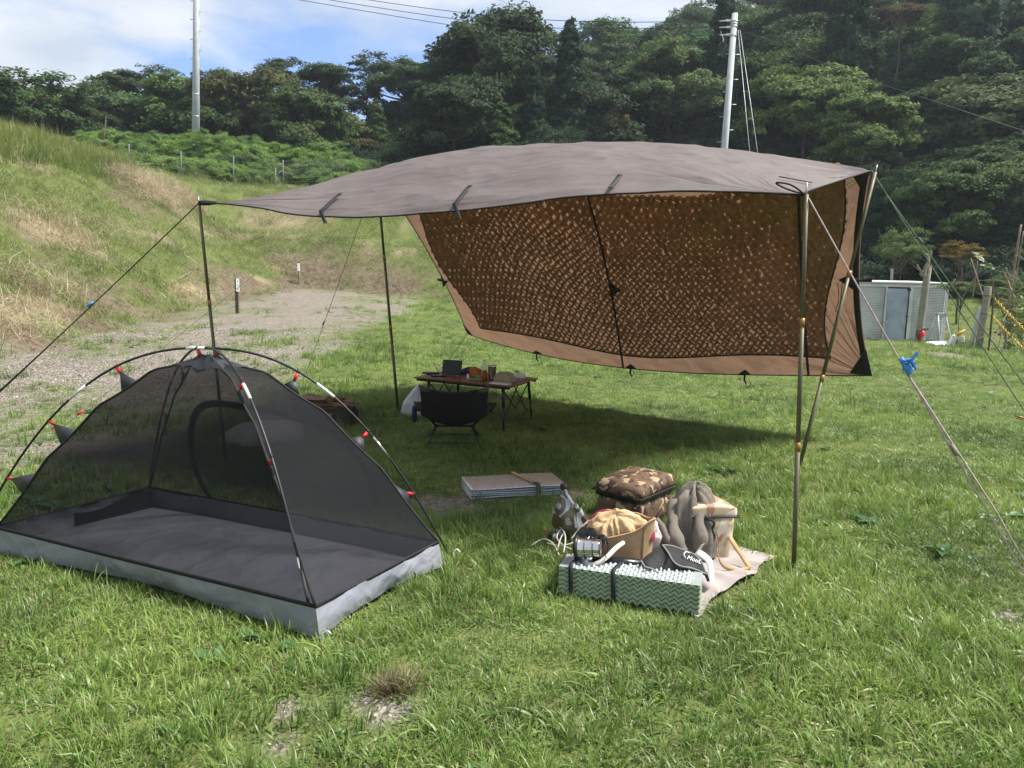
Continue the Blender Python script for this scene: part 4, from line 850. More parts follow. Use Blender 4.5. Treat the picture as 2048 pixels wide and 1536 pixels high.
for k in range(4): part('seam_tape', tube([ridge(k, .04+.96*j/30) for j in range(31)], .0065, 6), M['black'], TENT)
cap = MB(); top = ridge(0, 0)+zz_*.01
for a, b in nmP: cap.add(grid(lambda s, t_: lerp(top, lerp(ridge(a, .17), ridge(b, .17), t_)+zz_*.008+zz_*-.03*math.sin(math.pi*t_), s*(.7+.3*math.cos(math.pi*2*t_)**2)), 6, 8))
part('top_cap', cap, M['tentdark'], TENT)
ferr = {0: (.42, .90), 1: (.47, .70), 2: (.5,), 3: (.05, .52)}
for a, b in ((0, 2), (1, 3)):
    pole = part('pole', tube([polept(a, 1-k/24) for k in range(24)]+[polept(b, k/24) for k in range(25)], .0062, 8), M['black_plastic'], TENT)
    for k in (a, b):
        for s_ in ferr[k]:
            me_ = part('ferrule', tube([polept(k, s_-.035), polept(k, s_), polept(k, s_+.035)], .0074, 8), M['chrome'] if k == 1 and s_ == .70 else M['white'], None); o_ = me_; o_.parent = pole; o_.location = Vector(o_.location)-Vector(rootloc(pole))
for k in range(4):
    for s_ in ((.045,) if k in (1, 3) else ())+(.36, .645, .836):
        pp = polept(k, s_); rp = ridge(k, min(.99, s_-.01)); d = nrm(rp-pp); tk_ = nrm(ridge(k, s_+.02)-ridge(k, s_-.02)); sd_ = nrm(np.cross(d, tk_))
        gap = np.linalg.norm(rp-pp); e = min(gap*.55, .036)
        cl = MB().add(box(pp+d*(.010+e/2), (.016, e, .009), np.stack([tk_, d, sd_], 1))); cl.add(tri(pp+d*e, pp+d*(e+.012)+tk_*.009, pp+d*(e+.012)-tk_*.009, .006)); part('clip', cl, M['red'], TENT)
        part('clip_hook', tube([pp-tk_*.009, pp+tk_*.009], .0078, 8), M['black_plastic'], TENT)
        part('clip_tab', MB().add(tri(pp+d*(e+.004), ridge(k, min(1, s_+.034)), ridge(k, max(0, s_-.04)), .003)), M['tentdark'], TENT)
# door zip outline on the far long side
pn = nrm(np.cross(CI[1]-CI[2], ridge(1, .2)-CI[2])); p0 = (CI[1]+CI[2])/2+zz_*.14
dz = [rayplane(q[0], q[1], p0, pn) for q in spline([(560, 1052), (480, 1030), (425, 1000), (395, 950), (383, 900), (384, 850), (398, 818), (430, 807), (490, 814), (560, 826), (630, 845), (690, 885), (735, 950), (752, 1010)], 50)]
part('door_zip', ribbon(dz, .042, [nrm(np.cross(pn, b_-a_)) for a_, b_ in zip(dz, dz[1:]+[dz[-1]+(dz[-1]-dz[-2])])], .003), M['black'], TENT)
pk = MB(); i0 = lerp(ridge(3, 1), ridge(2, 1), .97); i1 = lerp(ridge(3, 1), ridge(2, 1), .42); pin = nrm((H2-(i0+i1)/2)*[1, 1, 0])
pk.add(grid(lambda s, t_: lerp(i0, i1, s)+pin*(.06+.03*math.sin(3*s))+zz_*(-.125+(.12+.02*math.sin(6*s))*t_), 10, 4)); part('inner_pocket', pk, M['black'], TENT)
pg = gnd(908, 1122); peg(pg, 'white', 'white corded peg at the right corner of the mesh tent'); peg(gnd(648, 1292), 'steel', 'steel peg at the front corner of the mesh tent')
# ================================================================== BAGS AND MATS
def frame(A, B):
    exx = nrm((np.asarray(B)-A)*[1, 1, 0]); eyy = np.array([-exx[1], exx[0], 0]); return lambda x, y, z: np.asarray(A)*[1, 1, 0]+exx*x+eyy*y+zz_*(z+A[2])
def fr2(c, yaw):
    R_ = rz(yaw); c = np.asarray(c, float); return lambda v: (np.atleast_2d(v)@R_.T+c)
def loc(vf, f): v, q = vf; return f(v), q
M['foam'] = pm('green_foam', (.25, .315, .205), .8, .1, 12, .3, 200); M['foil'] = pm('silver_foil', (.38, .42, .44), .38, .08, 30, .15, 120, .4)
M['foil2'] = pm('crinkled_foil', (.62, .58, .55), .42, .2, 40, 1.0, 55, .75, bdist=.01)
A = gnd(1116, 1192); B = gnd(1397, 1238); f = frame(A, B); L_ = np.linalg.norm((B-A)[:2]); Dp = .165; nl, hl = 6, .0225
MAT = thing('foam_mat', f(L_/2, Dp/2, 0), 'folded green egg crate foam mat with silver top lying in front of the bags', 'sleeping mat')
for k in range(nl):
    n = 210; wv = lambda x: .0085*(1-abs(2*((x/L_*17.5+.3*0) % 1)-1)**1.35)*2-.008; V = []; z0 = .012+k*hl; ins = .004*rs.rand()
    for i in range(n+1):
        x = L_*i/n+.003*rs.normal()*0; a = wv(x)*min(1, 14*min(x, L_-x)/L_+.15); b0 = z0+a+.0015; b1 = z0+hl+a-.0035
        V += [f(x, ins, b0), f(x, ins-.002, (b0+b1)/2), f(x, ins, b1), f(x, Dp-ins, b1), f(x, Dp-ins, b0)]
    F = []
    for i in range(n):
        for q in range(5): F.append((i*5+q, i*5+(q+1) % 5, i*5+5+(q+1) % 5, i*5+5+q)[::-1])
    F += [(0, 1, 2, 3, 4), tuple(n*5+q for q in range(5))[::-1]]; part('foam_layer', (np.array(V), F), M['foam'], MAT)
zt_ = .012+nl*hl
def topf(s, t_):
    x = s*L_; y = t_*Dp; c_ = .0125*max(0, math.sin(s*math.pi*36)*math.sin(t_*math.pi*7))**.8; c_ *= (s > .05)*(s < .93)*(t_ > .03); return f(x, y, zt_+.003+c_)
part('silver_top', grid(topf, 180, 40), M['foil'], MAT)
for x in (.085*L_, .395*L_):
    part('strap', ribbon([f(x+.012, -.006, -.02), f(x+.006, -.009, .07), f(x+.002, -.006, zt_), f(x, .012, zt_+.017), f(x+.012, Dp*.5, zt_+.02), f(x+.03, Dp+.004, zt_+.012), f(x+.03, Dp+.006, .05)], .02, f(1, 0, 0)-f(0, 0, 0), .003), M['black'], MAT)
# folded silver sheet
A = gnd(941, 1000); B = gnd(1132, 991); f = frame(A, B); L_ = np.linalg.norm((B-A)[:2]); SM = thing('folded_ground_mat', f(L_/2, .15, 0), 'folded silver foil ground mat lying alone on the shaded grass', 'ground mat')
for k in range(5):
    def ly(s, t_, k=k): return None
    z0 = .006+k*.0135; V = []; n = 30
    for i in range(n+1):
        s = i/n; x = L_*(s+(.004*rs.normal() if i in (0, n) else 0)); dz_ = .004*math.sin(5*s+k)+.012*(1-s)**2*(k/4.-.3)+.012*(s*(1-s))*(k-2)*.4; sh = .006*math.sin(3*k)
        for (y, z) in ((sh, 0), (sh-.005, .0055), (sh, .011), (.33, .011), (.335, .0055), (.33, 0)): V.append(f(x, y, z0+z+dz_))
    F = []
    for i in range(n):
        for q in range(6): F.append((i*6+q, i*6+(q+1) % 6, i*6+6+(q+1) % 6, i*6+6+q)[::-1])
    F += [tuple(range(6)), tuple(n*6+q for q in range(6))[::-1]]; part('mat_layer', (np.array(V), F), M['foil2'] if k == 4 else M['foil'], SM)
M['tanweb'] = pm('tan_webbing', (.42, .27, .12), .75, .15, 30, .3, 250); M['greenweb'] = pm('green_webbing', (.045, .06, .035), .8, .2, 30, .3, 250)
xs_ = .66*L_; sdv = f(1, 0, 0)-f(0, 0, 0)
part('strap', ribbon([f(xs_+.02, .0, .088), f(xs_-.04, .2, .095), f(xs_-.075, .33, .094)], .03, sdv, .003), M['tanweb'], SM)
part('strap', ribbon([f(xs_+.03, -.01, -.01), f(xs_+.027, -.014, .05), f(xs_+.022, -.006, .09), f(xs_+.012, .03, .0955)], .034, sdv, .003), M['greenweb'], SM)
# camouflage prints
def camo(name, cols, scale, rough=.75):
    m, t, o = newmat(name); co = objco(t); wv_ = nd(t, 'ShaderNodeBump', {'Strength': .35, 'Distance': .004, 'Height': noise(t, co, 9, 5)}).outputs[0]
    c = cols[0]
    for k, (cc_, th) in enumerate(cols[1:]):
        mp = nd(t, 'ShaderNodeMapping', {'Vector': co, 'Location': (3.1*k+.7, 7.7*k, 1.3*k)}).outputs[0]; msk = ramp(t, noise(t, mp, scale*(1+.12*k), 2.5, .5, .9), [(th, 0), (th+.012, 1)])
        c = mixc(t, msk, c, cc_)
    p = nd(t, 'ShaderNodeBsdfPrincipled', {'Base Color': c, 'Roughness': rough, 'Specular IOR Level': .25, 'Normal': wv_}); t.links.new(p.outputs[0], o.inputs[0]); return m
M['camo'] = camo('brown_camo_print', [(.115, .075, .045), ((.052, .028, .026), .52), ((.34, .25, .15), .585)], 14)
M['desert'] = camo('desert_camo_print', [(.52, .40, .27), ((.34, .19, .13), .5), ((.66, .57, .45), .56)], 5)
M['vinyl'] = pm('black_vinyl', (.01, .01, .011), .3, .2, 10, .3, 30)
c0 = np.array([.80, 4.64, tzf(.8, 4.64)]); f = fr2(c0, math.radians(47))
CB = thing('cooler_bag', c0, 'brown camouflage cooler bag with a bulging lid at the back of the pile', 'bag')
soft = lambda v: v*np.array([1+.03*math.sin(9*v[2]), 1+.03*math.cos(11*v[2]), 1])
part('body', loc(rbox((.205, .165, .085), .05, 10, lambda v: soft(v)+[0, 0, .09]), f), M['camo'], CB)
part('lining', loc(rbox((.207, .168, .022), .02, 6, lambda v: v*np.array([1, 1, 1])+[0, 0, .186+.03*v[0]]), f), M['vinyl'], CB)
part('lid', loc(rbox((.213, .176, .046), .045, 12, lambda v: v+[0, -.0, .232+.012*(1-(v[0]/.215)**2)*(1-(v[1]/.178)**2)*(v[2] > 0)+.06*v[0]]), f), M['camo'], CB)
zp_ = [f(np.array([.217*math.cos(a)*1.0/max(abs(math.cos(a)), abs(math.sin(a))), .18*math.sin(a)/max(abs(math.cos(a)), abs(math.sin(a))), .208+.05*math.cos(a)*.215]))[0] for a in np.linspace(0, 6.283, 49)]
part('zipper', tube(zp_, .005, 5, False), M['black'], CB)
part('base', loc(rbox((.206, .167, .018), .016, 5, lambda v: v+[0, 0, .018]), f), M['vinyl'], CB)
# desert camouflage bag
c0 = np.array([1.075, 4.0, tzf(1.07, 4.0)]); f = fr2(c0, math.radians(14))
DB = thing('cooler_bag', c0, 'sand coloured desert camouflage bag on the grey cloth behind the foam mat', 'bag')
part('body', loc(rbox((.125, .115, .125), .035, 8, lambda v: soft(v)*np.array([1+.25*v[2], 1+.2*v[2], 1])+[0, 0, .13]), f), M['desert'], DB)
part('lid', loc(rbox((.134, .122, .026), .014, 8, lambda v: v+[0, 0, .285+.014*(1-(v[0]/.14)**2)*(v[2] > 0)-.05*v[0]]), f), M['desert'], DB)
part('zipper', tube([f(np.array([x, -.128-.003*math.cos(9*x), .262-.05*x]))[0] for x in np.linspace(-.14, .14, 14)]+[f(np.array([.146, y, .255]))[0] for y in np.linspace(-.12, .1, 8)], .0045, 5), M['black'], DB)
part('zip_pull', tube(spline([f(np.array([q[0], q[1], q[2]]))[0] for q in ((-.06, -.135, .262), (-.02, -.15, .24), (-.03, -.145, .2), (0, -.14, .15))], 10), .006, 5), M['black'], DB)
part('pocket_trim', tube(spline([f(np.array(q))[0] for q in ((-.1, -.132, .19), (-.06, -.135, .205), (-.02, -.135, .19), (.0, -.13, .16))], 10), .005, 5), M['black'], DB)
sw = [at(*q) for q in ((1449, 1050, 3.98), (1464, 1082, 3.88), (1484, 1112, 3.80), (1500, 1136, 3.74))]
part('carry_strap', ribbon(spline(sw, 14), .026, [1, .2, .1], .004), M['tanweb'], DB)
sw = [at(*q) for q in ((1500, 1137, 3.74), (1475, 1140, 3.72), (1450, 1134, 3.73), (1438, 1118, 3.76), (1434, 1090, 3.79), (1431, 1070, 3.80))]
part('carry_strap', ribbon(spline(sw, 16), .022, [0, .35, 1], .004), M['tanweb'], DB)
# cloth blobs with folds
def heap(cx_, rad, seed, amp=.12, nf=9, top=.0, n=40, m_=22, sharp=1.0, lean=(0, 0)):
    def fn(s, t_):
        a = 2*math.pi*s; ph = t_*math.pi/2; r_ = math.cos(ph)**.7 if t_ < 1 else 0
        fo = float(fbm(np.array([3+2.2*math.cos(a)+t_*1.1]), np.array([3+2.2*math.sin(a)+t_*.7]), seed, 4)[0])-.47; rd = 1-abs(2*float(vnoise(np.array([5+nf*.5*math.cos(a)+1.5*t_]), np.array([5+nf*.5*math.sin(a)]), seed+9)[0])-1)
        k = 1+amp*2.2*fo+amp*.8*(rd-.5)*(1-.5*t_); z = math.sin(ph)**sharp*(1+amp*1.2*fo)
        return np.array(cx_)+np.array([rad[0]*r_*k*math.cos(a)+lean[0]*z, rad[1]*r_*k*math.sin(a)+lean[1]*z, rad[2]*z])
    return grid(fn, n, m_)
M['cream'] = wrinkled('cream_cotton', (.55, .37, .20), .85, .035, 7); M['wine'] = wrinkled('wine_red_cloth', (.22, .02, .035), .85, .02, 10); M['khaki'] = wrinkled('grey_brown_jacket', (.155, .133, .108), .85, .035, 7)
M['jute'] = pm('jute_canvas', (.40, .27, .145), .9, .12, 30, .5, 350); M['sheet'] = wrinkled('mauve_ground_cloth', (.33, .29, .275), .75, .012, 3.5)
q4 = [gnd(1394, 1242), gnd(1557, 1117), gnd(1335, 1062), gnd(1130, 1120)]
def shf(s, t_):
    p = lerp(lerp(q4[0], q4[1], s), lerp(q4[3], q4[2], s), t_); n_ = float(fbm(np.array([p[0]*4.]), np.array([p[1]*5.]), 261, 3)[0]); rd = 1-abs(2*float(vnoise(np.array([p[0]*7+p[1]*3]), np.array([p[1]*4-p[0]*2]), 263)[0])-1)
    p[2] = tzf(p[0], p[1])+.012+.07*max(0, n_-.42)+.022*rd**3; e = .05*(float(vnoise(np.array([s*5]), np.array([t_*5]), 265)[0])-.5); p[0] += e; return p
solid('ground_cloth', grid(shf, 44, 40), M['sheet'], 'mauve grey cloth spread on the grass under the bags', 'cloth')
JK = thing('jacket', at(1385, 1100, 3.95), 'crumpled grey brown jacket thrown over the desert camouflage bag', 'jacket')
part('jacket_body', heap(at(1376, 1108, 3.90), (.125, .11, .335), 271, .46, 8, n=72, m_=40, sharp=.8, lean=(.045, .09)), M['khaki'], JK)
part('sleeve', tube(spline([at(1352, 1012, 4.15), at(1385, 985, 4.12), at(1412, 1000, 4.05), at(1425, 1025, 3.98)], 24), [.03+.012*math.sin(9*k/24.+1) for k in range(24)], 12), M['khaki'], JK)
part('sleeve', tube(spline([at(1350, 1010, 4.0), at(1346, 1045, 3.86), at(1352, 1080, 3.78), at(1368, 1104, 3.75)], 24), [.036+.010*math.sin(11*k/24.+1) for k in range(24)], 12), M['khaki'], JK)
part('sleeve', tube(spline([at(1405, 1000, 3.98), at(1398, 1040, 3.84), at(1400, 1075, 3.79), at(1392, 1100, 3.77)], 24), [.034+.010*math.sin(9*k/24.+2) for k in range(24)], 12), M['khaki'], JK)
part('hem_flap', ribbon(spline([at(1312, 1040, 3.86), at(1326, 1058, 3.8), at(1334, 1078, 3.76), at(1352, 1094, 3.74)], 12), .04, [.7, .3, .8], .006), M['khaki'], JK)
# jute tote with clothes
c0 = np.array([.555, 3.74, tzf(.55, 3.74)]); f = fr2(c0, math.radians(-5)); TB_ = thing('tote_bag', c0, 'tan jute tote bag with a white rope handle behind the foam mat', 'bag')
def tot(s, t_):
    a = 2*math.pi*s; x = .175*np.sign(math.cos(a))*abs(math.cos(a))**.45; y = .10*np.sign(math.sin(a))*abs(math.sin(a))**.55; z = .012+t_*(.235+.05*(x/.175)-.02*math.sin(3*a)); k = 1+.05*math.sin(2*t_+a*3)+.06*t_; return f(np.array([x*k, y*k, z]))[0]
part('body', grid(tot, 60, 14), M['jute'], TB_); part('rim_hem', tube([tot(k/48, 1.0) for k in range(49)], .005, 5, False), M['jute'], TB_)
part('side_seam', ribbon([tot(.845, k/8)+f(np.array([0, -.003, 0]))[0]-f(np.zeros(3))[0] for k in range(9)], .012, [1, 0, 0], .004), M['jute'], TB_)
part('rope_handle', tube(spline([at(1246, 1086, 3.60), at(1232, 1096, 3.52), at(1214, 1114, 3.46), at(1194, 1127, 3.44), at(1176, 1129, 3.45), at(1172, 1120, 3.47)], 24), .0115, 10), M['white_cord'], TB_)
solid('cream_shirt', heap(at(1230, 1088, 3.73), (.155, .095, .165), 281, .42, 8, n=90, m_=44, sharp=.6, lean=(0, .0)), M['cream'], 'crumpled cream shirt bulging out of the jute tote bag', 'shirt')
mbw = MB().add(heap(at(1232, 1068, 3.83), (.17, .075, .13), 285, .16, 9, n=44, m_=20)).add(heap(at(1296, 1078, 3.69), (.035, .04, .07), 287, .2, 7, n=24, m_=12)); solid('red_cloth', mbw, M['wine'], 'wine red cloth showing behind the cream shirt', 'cloth')
solid('tissue', heap(at(1305, 1062, 3.72), (.03, .025, .06), 289, .35, 9, n=24, m_=12), M['white'], 'small white tissue at the right rim of the jute bag', 'tissue')
# lantern
o_ = at(1152, 1095, 3.50); ax = nrm([.92, -.30, .10]); LN = thing('camping_lantern', o_-zz_*.06, 'steel camping lantern with wire guard lying on the foam mat', 'lantern')
part('base', lathe([(.0, -.004), (.05, -.004), (.06, .002), (.06, .012), (.052, .017)], 22, ax, o_), M['black_plastic'], LN)
part('body', lathe([(.054, .015), (.054, .022), (.049, .026), (.049, .04), (.046, .046), (.045, .085), (.042, .094), (.042, .118), (.034, .126), (0, .126)], 26, ax, o_), M['chrome'], LN)
a1 = nrm(np.cross(ax, zz_)); a2 = np.cross(ax, a1)
for h, r_ in ((.05, .05), (.09, .05), (.125, .046), (.15, .04)): part('guard_ring', tube([o_+ax*h+r_*(a1*math.cos(a)+a2*math.sin(a)) for a in np.linspace(0, 6.283, 25)], .0022, 5, False), M['black_plastic'], LN)
for a in (.3, 3.4): part('guard_wire', tube(spline([o_+ax*.01+.055*(a1*math.cos(a)+a2*math.sin(a)), o_+ax*.07+.05*(a1*math.cos(a)+a2*math.sin(a)), o_+ax*.15+.04*(a1*math.cos(a)+a2*math.sin(a)), o_+ax*.17], 10), .002, 5), M['black_plastic'], LN)
part('bail_handle', tube(spline([o_+ax*.03+a1*.055, o_+ax*.06+zz_*.05-a1*.02, o_+ax*.03-a1*.055], 14), .003, 5), M['steel'], LN)
sg = MB(); M['lens'] = pm('dark_lens', (.004, .004, .005), .25, .1, 5, 0, 30)
for q in ((1183, 1066), (1205, 1079)):
    c_ = at(q[0], q[1], 3.56); sg.add(lathe([(0, -.003), (.024, -.002), (.026, 0), (.024, .002), (0, .003)], 16, nrm([-.2, -.9, .5]), c_))
sg.add(seg(at(1190, 1068, 3.555), at(1199, 1073, 3.555), .003)); sg.add(tube(spline([at(1212, 1080, 3.56), at(1217, 1096, 3.58), at(1210, 1108, 3.58)], 8), .0025, 5))
solid('sunglasses', sg, M['lens'], 'dark sunglasses resting on the cream shirt above the lantern', 'sunglasses')
solid('baseball_cap', heap(at(1172, 1082, 3.62), (.055, .05, .07), 291, .1, 5, n=30, m_=14), M['vinyl'], 'black cap tucked between lantern and cream shirt', 'cap')
rl = tube([at(1185, 1122, 3.50), at(1240, 1126, 3.485), at(1300, 1131, 3.47)], [.024, .029, .026], 16); solid('rolled_case', rl, M['vinyl'], 'black rolled case lying along the silver mat top', 'case')
# black pouch with flap and emblem
PO = thing('black_pouch', at(1345, 1150, 3.44), 'black folded pouch with grey piping and white emblem on the foam mat', 'pouch')
M['pouch'] = wrinkled('black_nylon', (.010, .0098, .012), .75, .008, 14); M['piping'] = pm('grey_piping', (.19, .21, .17), .7, .1, 30, .2, 200)
tp_ = spline([at(1325, 1090, 3.50), at(1345, 1092, 3.52), at(1370, 1101, 3.52), at(1390, 1110, 3.50), at(1404, 1126, 3.46), at(1412, 1147, 3.42)], 24)
lo_ = spline([at(1325, 1090, 3.495), at(1338, 1108, 3.44), at(1346, 1122, 3.41), at(1360, 1132, 3.39), at(1385, 1137, 3.385), at(1412, 1148, 3.415)], 24)
part('flap', grid(lambda s, t_: lerp(lo_[int(round(s*23))], tp_[int(round(s*23))], t_)+nrm([-.15, -.7, .7])*.014*math.sin(math.pi*t_)*math.sin(math.pi*s), 23, 8), M['pouch'], PO)
part('piping', tube(lo_, .0042, 6), M['piping'], PO); part('piping', tube(tp_, .0038, 6), M['piping'], PO)
lf = spline([at(1325, 1090, 3.50), at(1308, 1100, 3.48), at(1292, 1112, 3.46), at(1282, 1121, 3.44)], 16); lb = spline([at(1345, 1124, 3.405), at(1335, 1140, 3.40), at(1318, 1143, 3.385), at(1300, 1137, 3.38), at(1283, 1124, 3.42)], 16)
part('body', grid(lambda s, t_: lerp(lerp(lf[int(round(s*15))], lb[int(round(s*15))], t_), at(1330, 1135, 3.47), 0)+nrm([-.3, -.6, .7])*.012*math.sin(math.pi*t_)*math.sin(3*s), 15, 8), M['pouch'], PO)
l2 = spline([at(1282, 1121, 3.42), at(1290, 1133, 3.375), at(1304, 1138, 3.37), at(1318, 1146, 3.365), at(1328, 1151, 3.37)], 16); part('piping', tube(l2, .0042, 6), M['piping'], PO)
un = [lo_[k] for k in range(2, 24)]; ud = spline([at(1338, 1112, 3.45), at(1322, 1146, 3.38), at(1345, 1154, 3.385), at(1380, 1152, 3.40), at(1412, 1150, 3.43)], 22)
part('underside', grid(lambda s, t_: lerp(un[int(round(s*21))], ud[int(round(s*21))], t_), 21, 4), M['pouch'], PO)
part('body', MB().add(tri(at(1413, 1147, 3.415), at(1402, 1130, 3.47), at(1417, 1163, 3.40), .012)), M['pouch'], PO)
def textmesh(s, size, o_, exx, eyy, mat, parent, name='lettering', ext=.0006, shear=0):
    cu = bpy.data.curves.new('tmp', 'FONT'); cu.body = s; cu.size = size; cu.extrude = ext; cu.shear = shear; cu.resolution_u = 3; ob = bpy.data.objects.new('tmp', cu); SC.collection.objects.link(ob)
    dg = bpy.context.evaluated_depsgraph_get(); me_ = bpy.data.meshes.new_from_object(ob.evaluated_get(dg)); bpy.data.objects.remove(ob)
    v = np.array([x.co[:] for x in me_.vertices]); F = [tuple(p.vertices) for p in me_.polygons]; exx = nrm(exx); eyy = nrm(eyy); nz = np.cross(exx, eyy)
    V = np.asarray(o_)+v[:, :1]*exx+v[:, 1:2]*eyy+v[:, 2:3]*nz; return part(name, (V, F), mat, parent, False)
M['print'] = pm('white_print', (.78, .78, .76), .6, .03, 8, .02, 60)
e1 = nrm(at(1395, 1124, 3.45)-at(1365, 1114, 3.455)); e2 = nrm(np.cross(nrm(np.cross(e1, nrm([.1, .75, .6]))), e1))
nrm_f = nrm(np.cross(e1, np.cross(nrm([-.1, -.75, .65]), e1))); nf = nrm(nrm_f); e2 = np.cross(nf, e1)
if e2[2] < 0: e2 = -e2
ob_ = at(1374, 1117, 3.435)+nf*.008
ob_ = at(1373, 1118, 3.425)
textmesh('MooL', .030, ob_, e1, e2, M['print'], PO, 'emblem', .001, .25)
part('emblem', tube(spline([ob_+e2*.002-e1*.004, ob_-e1*.016+e2*.018, ob_-e1*.008+e2*.034, ob_+e1*.014+e2*.034], 14), [.0008+.0022*math.sin(math.pi*k/13) for k in range(14)], 6), M['print'], PO)
wp = MB(); wq = spline([at(1396, 1104, 3.56), at(1408, 1112, 3.55), at(1419, 1124, 3.53), at(1423, 1145, 3.5), at(1424, 1166, 3.46)], 14); wp.add(ribbon(wq, .05, [-.5, -.6, -.1], .004)); wp.add(ribbon([at(1393, 1108, 3.57), at(1399, 1098, 3.575), at(1406, 1088, 3.58)], .024, [.8, .3, .3], .003))
M['whitebag'] = wrinkled('thin_white_plastic', (.72, .74, .75), .4, .01, 9, .35); solid('white_packet', wp, M['whitebag'], 'white plastic packet squeezed between the pouch and the desert bag', 'packet')
# water bag, bottle, cord
m, t, o = newmat('water_bag_film'); co = objco(t); msk = ramp(t, noise(t, co, 7, 3, .5, 1.5), [(.47, 0), (.5, 1)]); c = mixc(t, msk, (.085, .068, .036), (.36, .37, .39))  # silver grey patches in the olive colour are painted highlights of the shiny film
p = nd(t, 'ShaderNodeBsdfPrincipled', {'Base Color': c, 'Roughness': .2, 'Specular IOR Level': .6, 'Normal': nd(t, 'ShaderNodeBump', {'Strength': .5, 'Distance': .02, 'Height': noise(t, co, 9, 4, .5, 1)}).outputs[0]}); t.links.new(p.outputs[0], o.inputs[0]); M['film'] = m
c0 = gnd(1142, 1083); f = fr2(c0, math.radians(-12)); WB = thing('water_bag', c0, 'olive and clear folding water bag standing with its black cap up', 'water bag')
def wbf(s, t_):
    a = 2*math.pi*s; w = np.interp(t_, [0, .12, .35, .6, .85, 1], [.085, .1, .118, .088, .032, .016]); th = np.interp(t_, [0, .15, .5, .85, 1], [.02, .045, .05, .03, .016]); ca, sa = math.cos(a), math.sin(a)
    return f(np.array([w*np.sign(ca)*abs(ca)**.7-.075*t_**1.3+.02, th*sa*(1+.25*math.sin(5*t_+4*a)), .31*t_]))[0]
part('bag', grid(wbf, 36, 22), M['film'], WB); part('cap', lathe([(0, -.004), (.016, -.004), (.017, .002), (.017, .026), (.014, .03), (0, .03)], 14, (-.1, 0, 1), f(np.array([-.055, 0, .31]))[0]), M['black_plastic'], WB)
b0 = gnd(1098, 1083); bx_ = nrm([.8, -.55, 0]); BT = thing('small_bottle', b0, 'tiny bottle with a red end lying beside the water bag', 'bottle'); b0 = b0+zz_*.04
part('cap', lathe([(0, -.028), (.017, -.026), (.018, 0)], 12, bx_, b0), M['red_paint'], BT); part('body', lathe([(.019, 0), (.02, .03), (.018, .032)], 12, bx_, b0), M['black_plastic'], BT); part('neck', lathe([(.016, .03), (.016, .05), (0, .052)], 12, bx_, b0), M['white'], BT)
CW = thing('white_rope', gnd(1110, 1100), 'thin white cord looped on the grass left of the foam mat', 'cord')
def gz_(q, h): g_ = gnd(q[0], q[1]+6); return g_+zz_*h
part('cord_loop', tube(spline([gz_(q, h) for q, h in (((1060, 1090), .01), ((1085, 1086), .04), ((1105, 1098), .05), ((1118, 1112), .02))], 20), .004, 6), M['white_cord'], CW)
part('cord_loop', tube(spline([gz_(q, h) for q, h in (((1094, 1090), .03), ((1120, 1096), .03), ((1150, 1094), .05), ((1158, 1082), .07), ((1140, 1076), .08), ((1122, 1088), .06), ((1114, 1108), .03))], 30), .004, 6), M['white_cord'], CW)
part('cord_loop', tube(spline([gz_(q, h) for q, h in (((1127, 1110), .03), ((1130, 1092), .07), ((1122, 1079), .08), ((1113, 1090), .06), ((1128, 1100), .04), ((1142, 1106), .04))], 26), .004, 6), M['white_cord'], CW)
part('cord_loop', tube(spline([at(1143, 1078, 3.75), at(1152, 1066, 3.76), at(1168, 1050, 3.76), at(1178, 1041, 3.77)], 12), .004, 6), M['white_cord'], CW)

# ================================================================== TABLE, CHAIR, FIREWOOD
TZ = .452
def tpl(px, py, z=TZ+.012): d = ray(px, py); return CP+d*((z-CAMZ)/d[2])
fl, frt, br = tpl(828, 754), tpl(1020, 773), tpl(1077, 756); bl = fl+br-frt; exx = frt-fl; Lx = np.linalg.norm(exx); exx = exx/Lx; eyv = br-frt; Ly = np.linalg.norm(eyv); eyv = eyv/Ly
TBL = thing('camp_table', [*((fl+br)/2)[:2], 0], 'low folding camp table with dark brown slats standing under the tarp', 'table')
M['tablepale'] = pm('glossy_dark_slat', (.16, .06, .04), .3, .3, 6, .05, 60)
ns = 15; T_ = lambda x, y, z: fl*[1, 1, 0]+exx*x+eyv*y+zz_*z
for k in range(ns):
    x0, x1 = Lx*k/ns+.003, Lx*(k+1)/ns-.003; v = np.array([T_(x, y, z) for x in (x0, x1) for y in (0, Ly) for z in (TZ, TZ+.013)]); part('slat', (v, [(0, 1, 3, 2), (4, 6, 7, 5), (0, 4, 5, 1), (2, 3, 7, 6), (0, 2, 6, 4), (1, 5, 7, 3)]), M['tablepale'], TBL, False)
for y in (.03, Ly-.03): part('rail', tube([T_(.02, y, TZ-.016), T_(Lx-.02, y, TZ-.016)], .013, 6), M['black_plastic'], TBL)
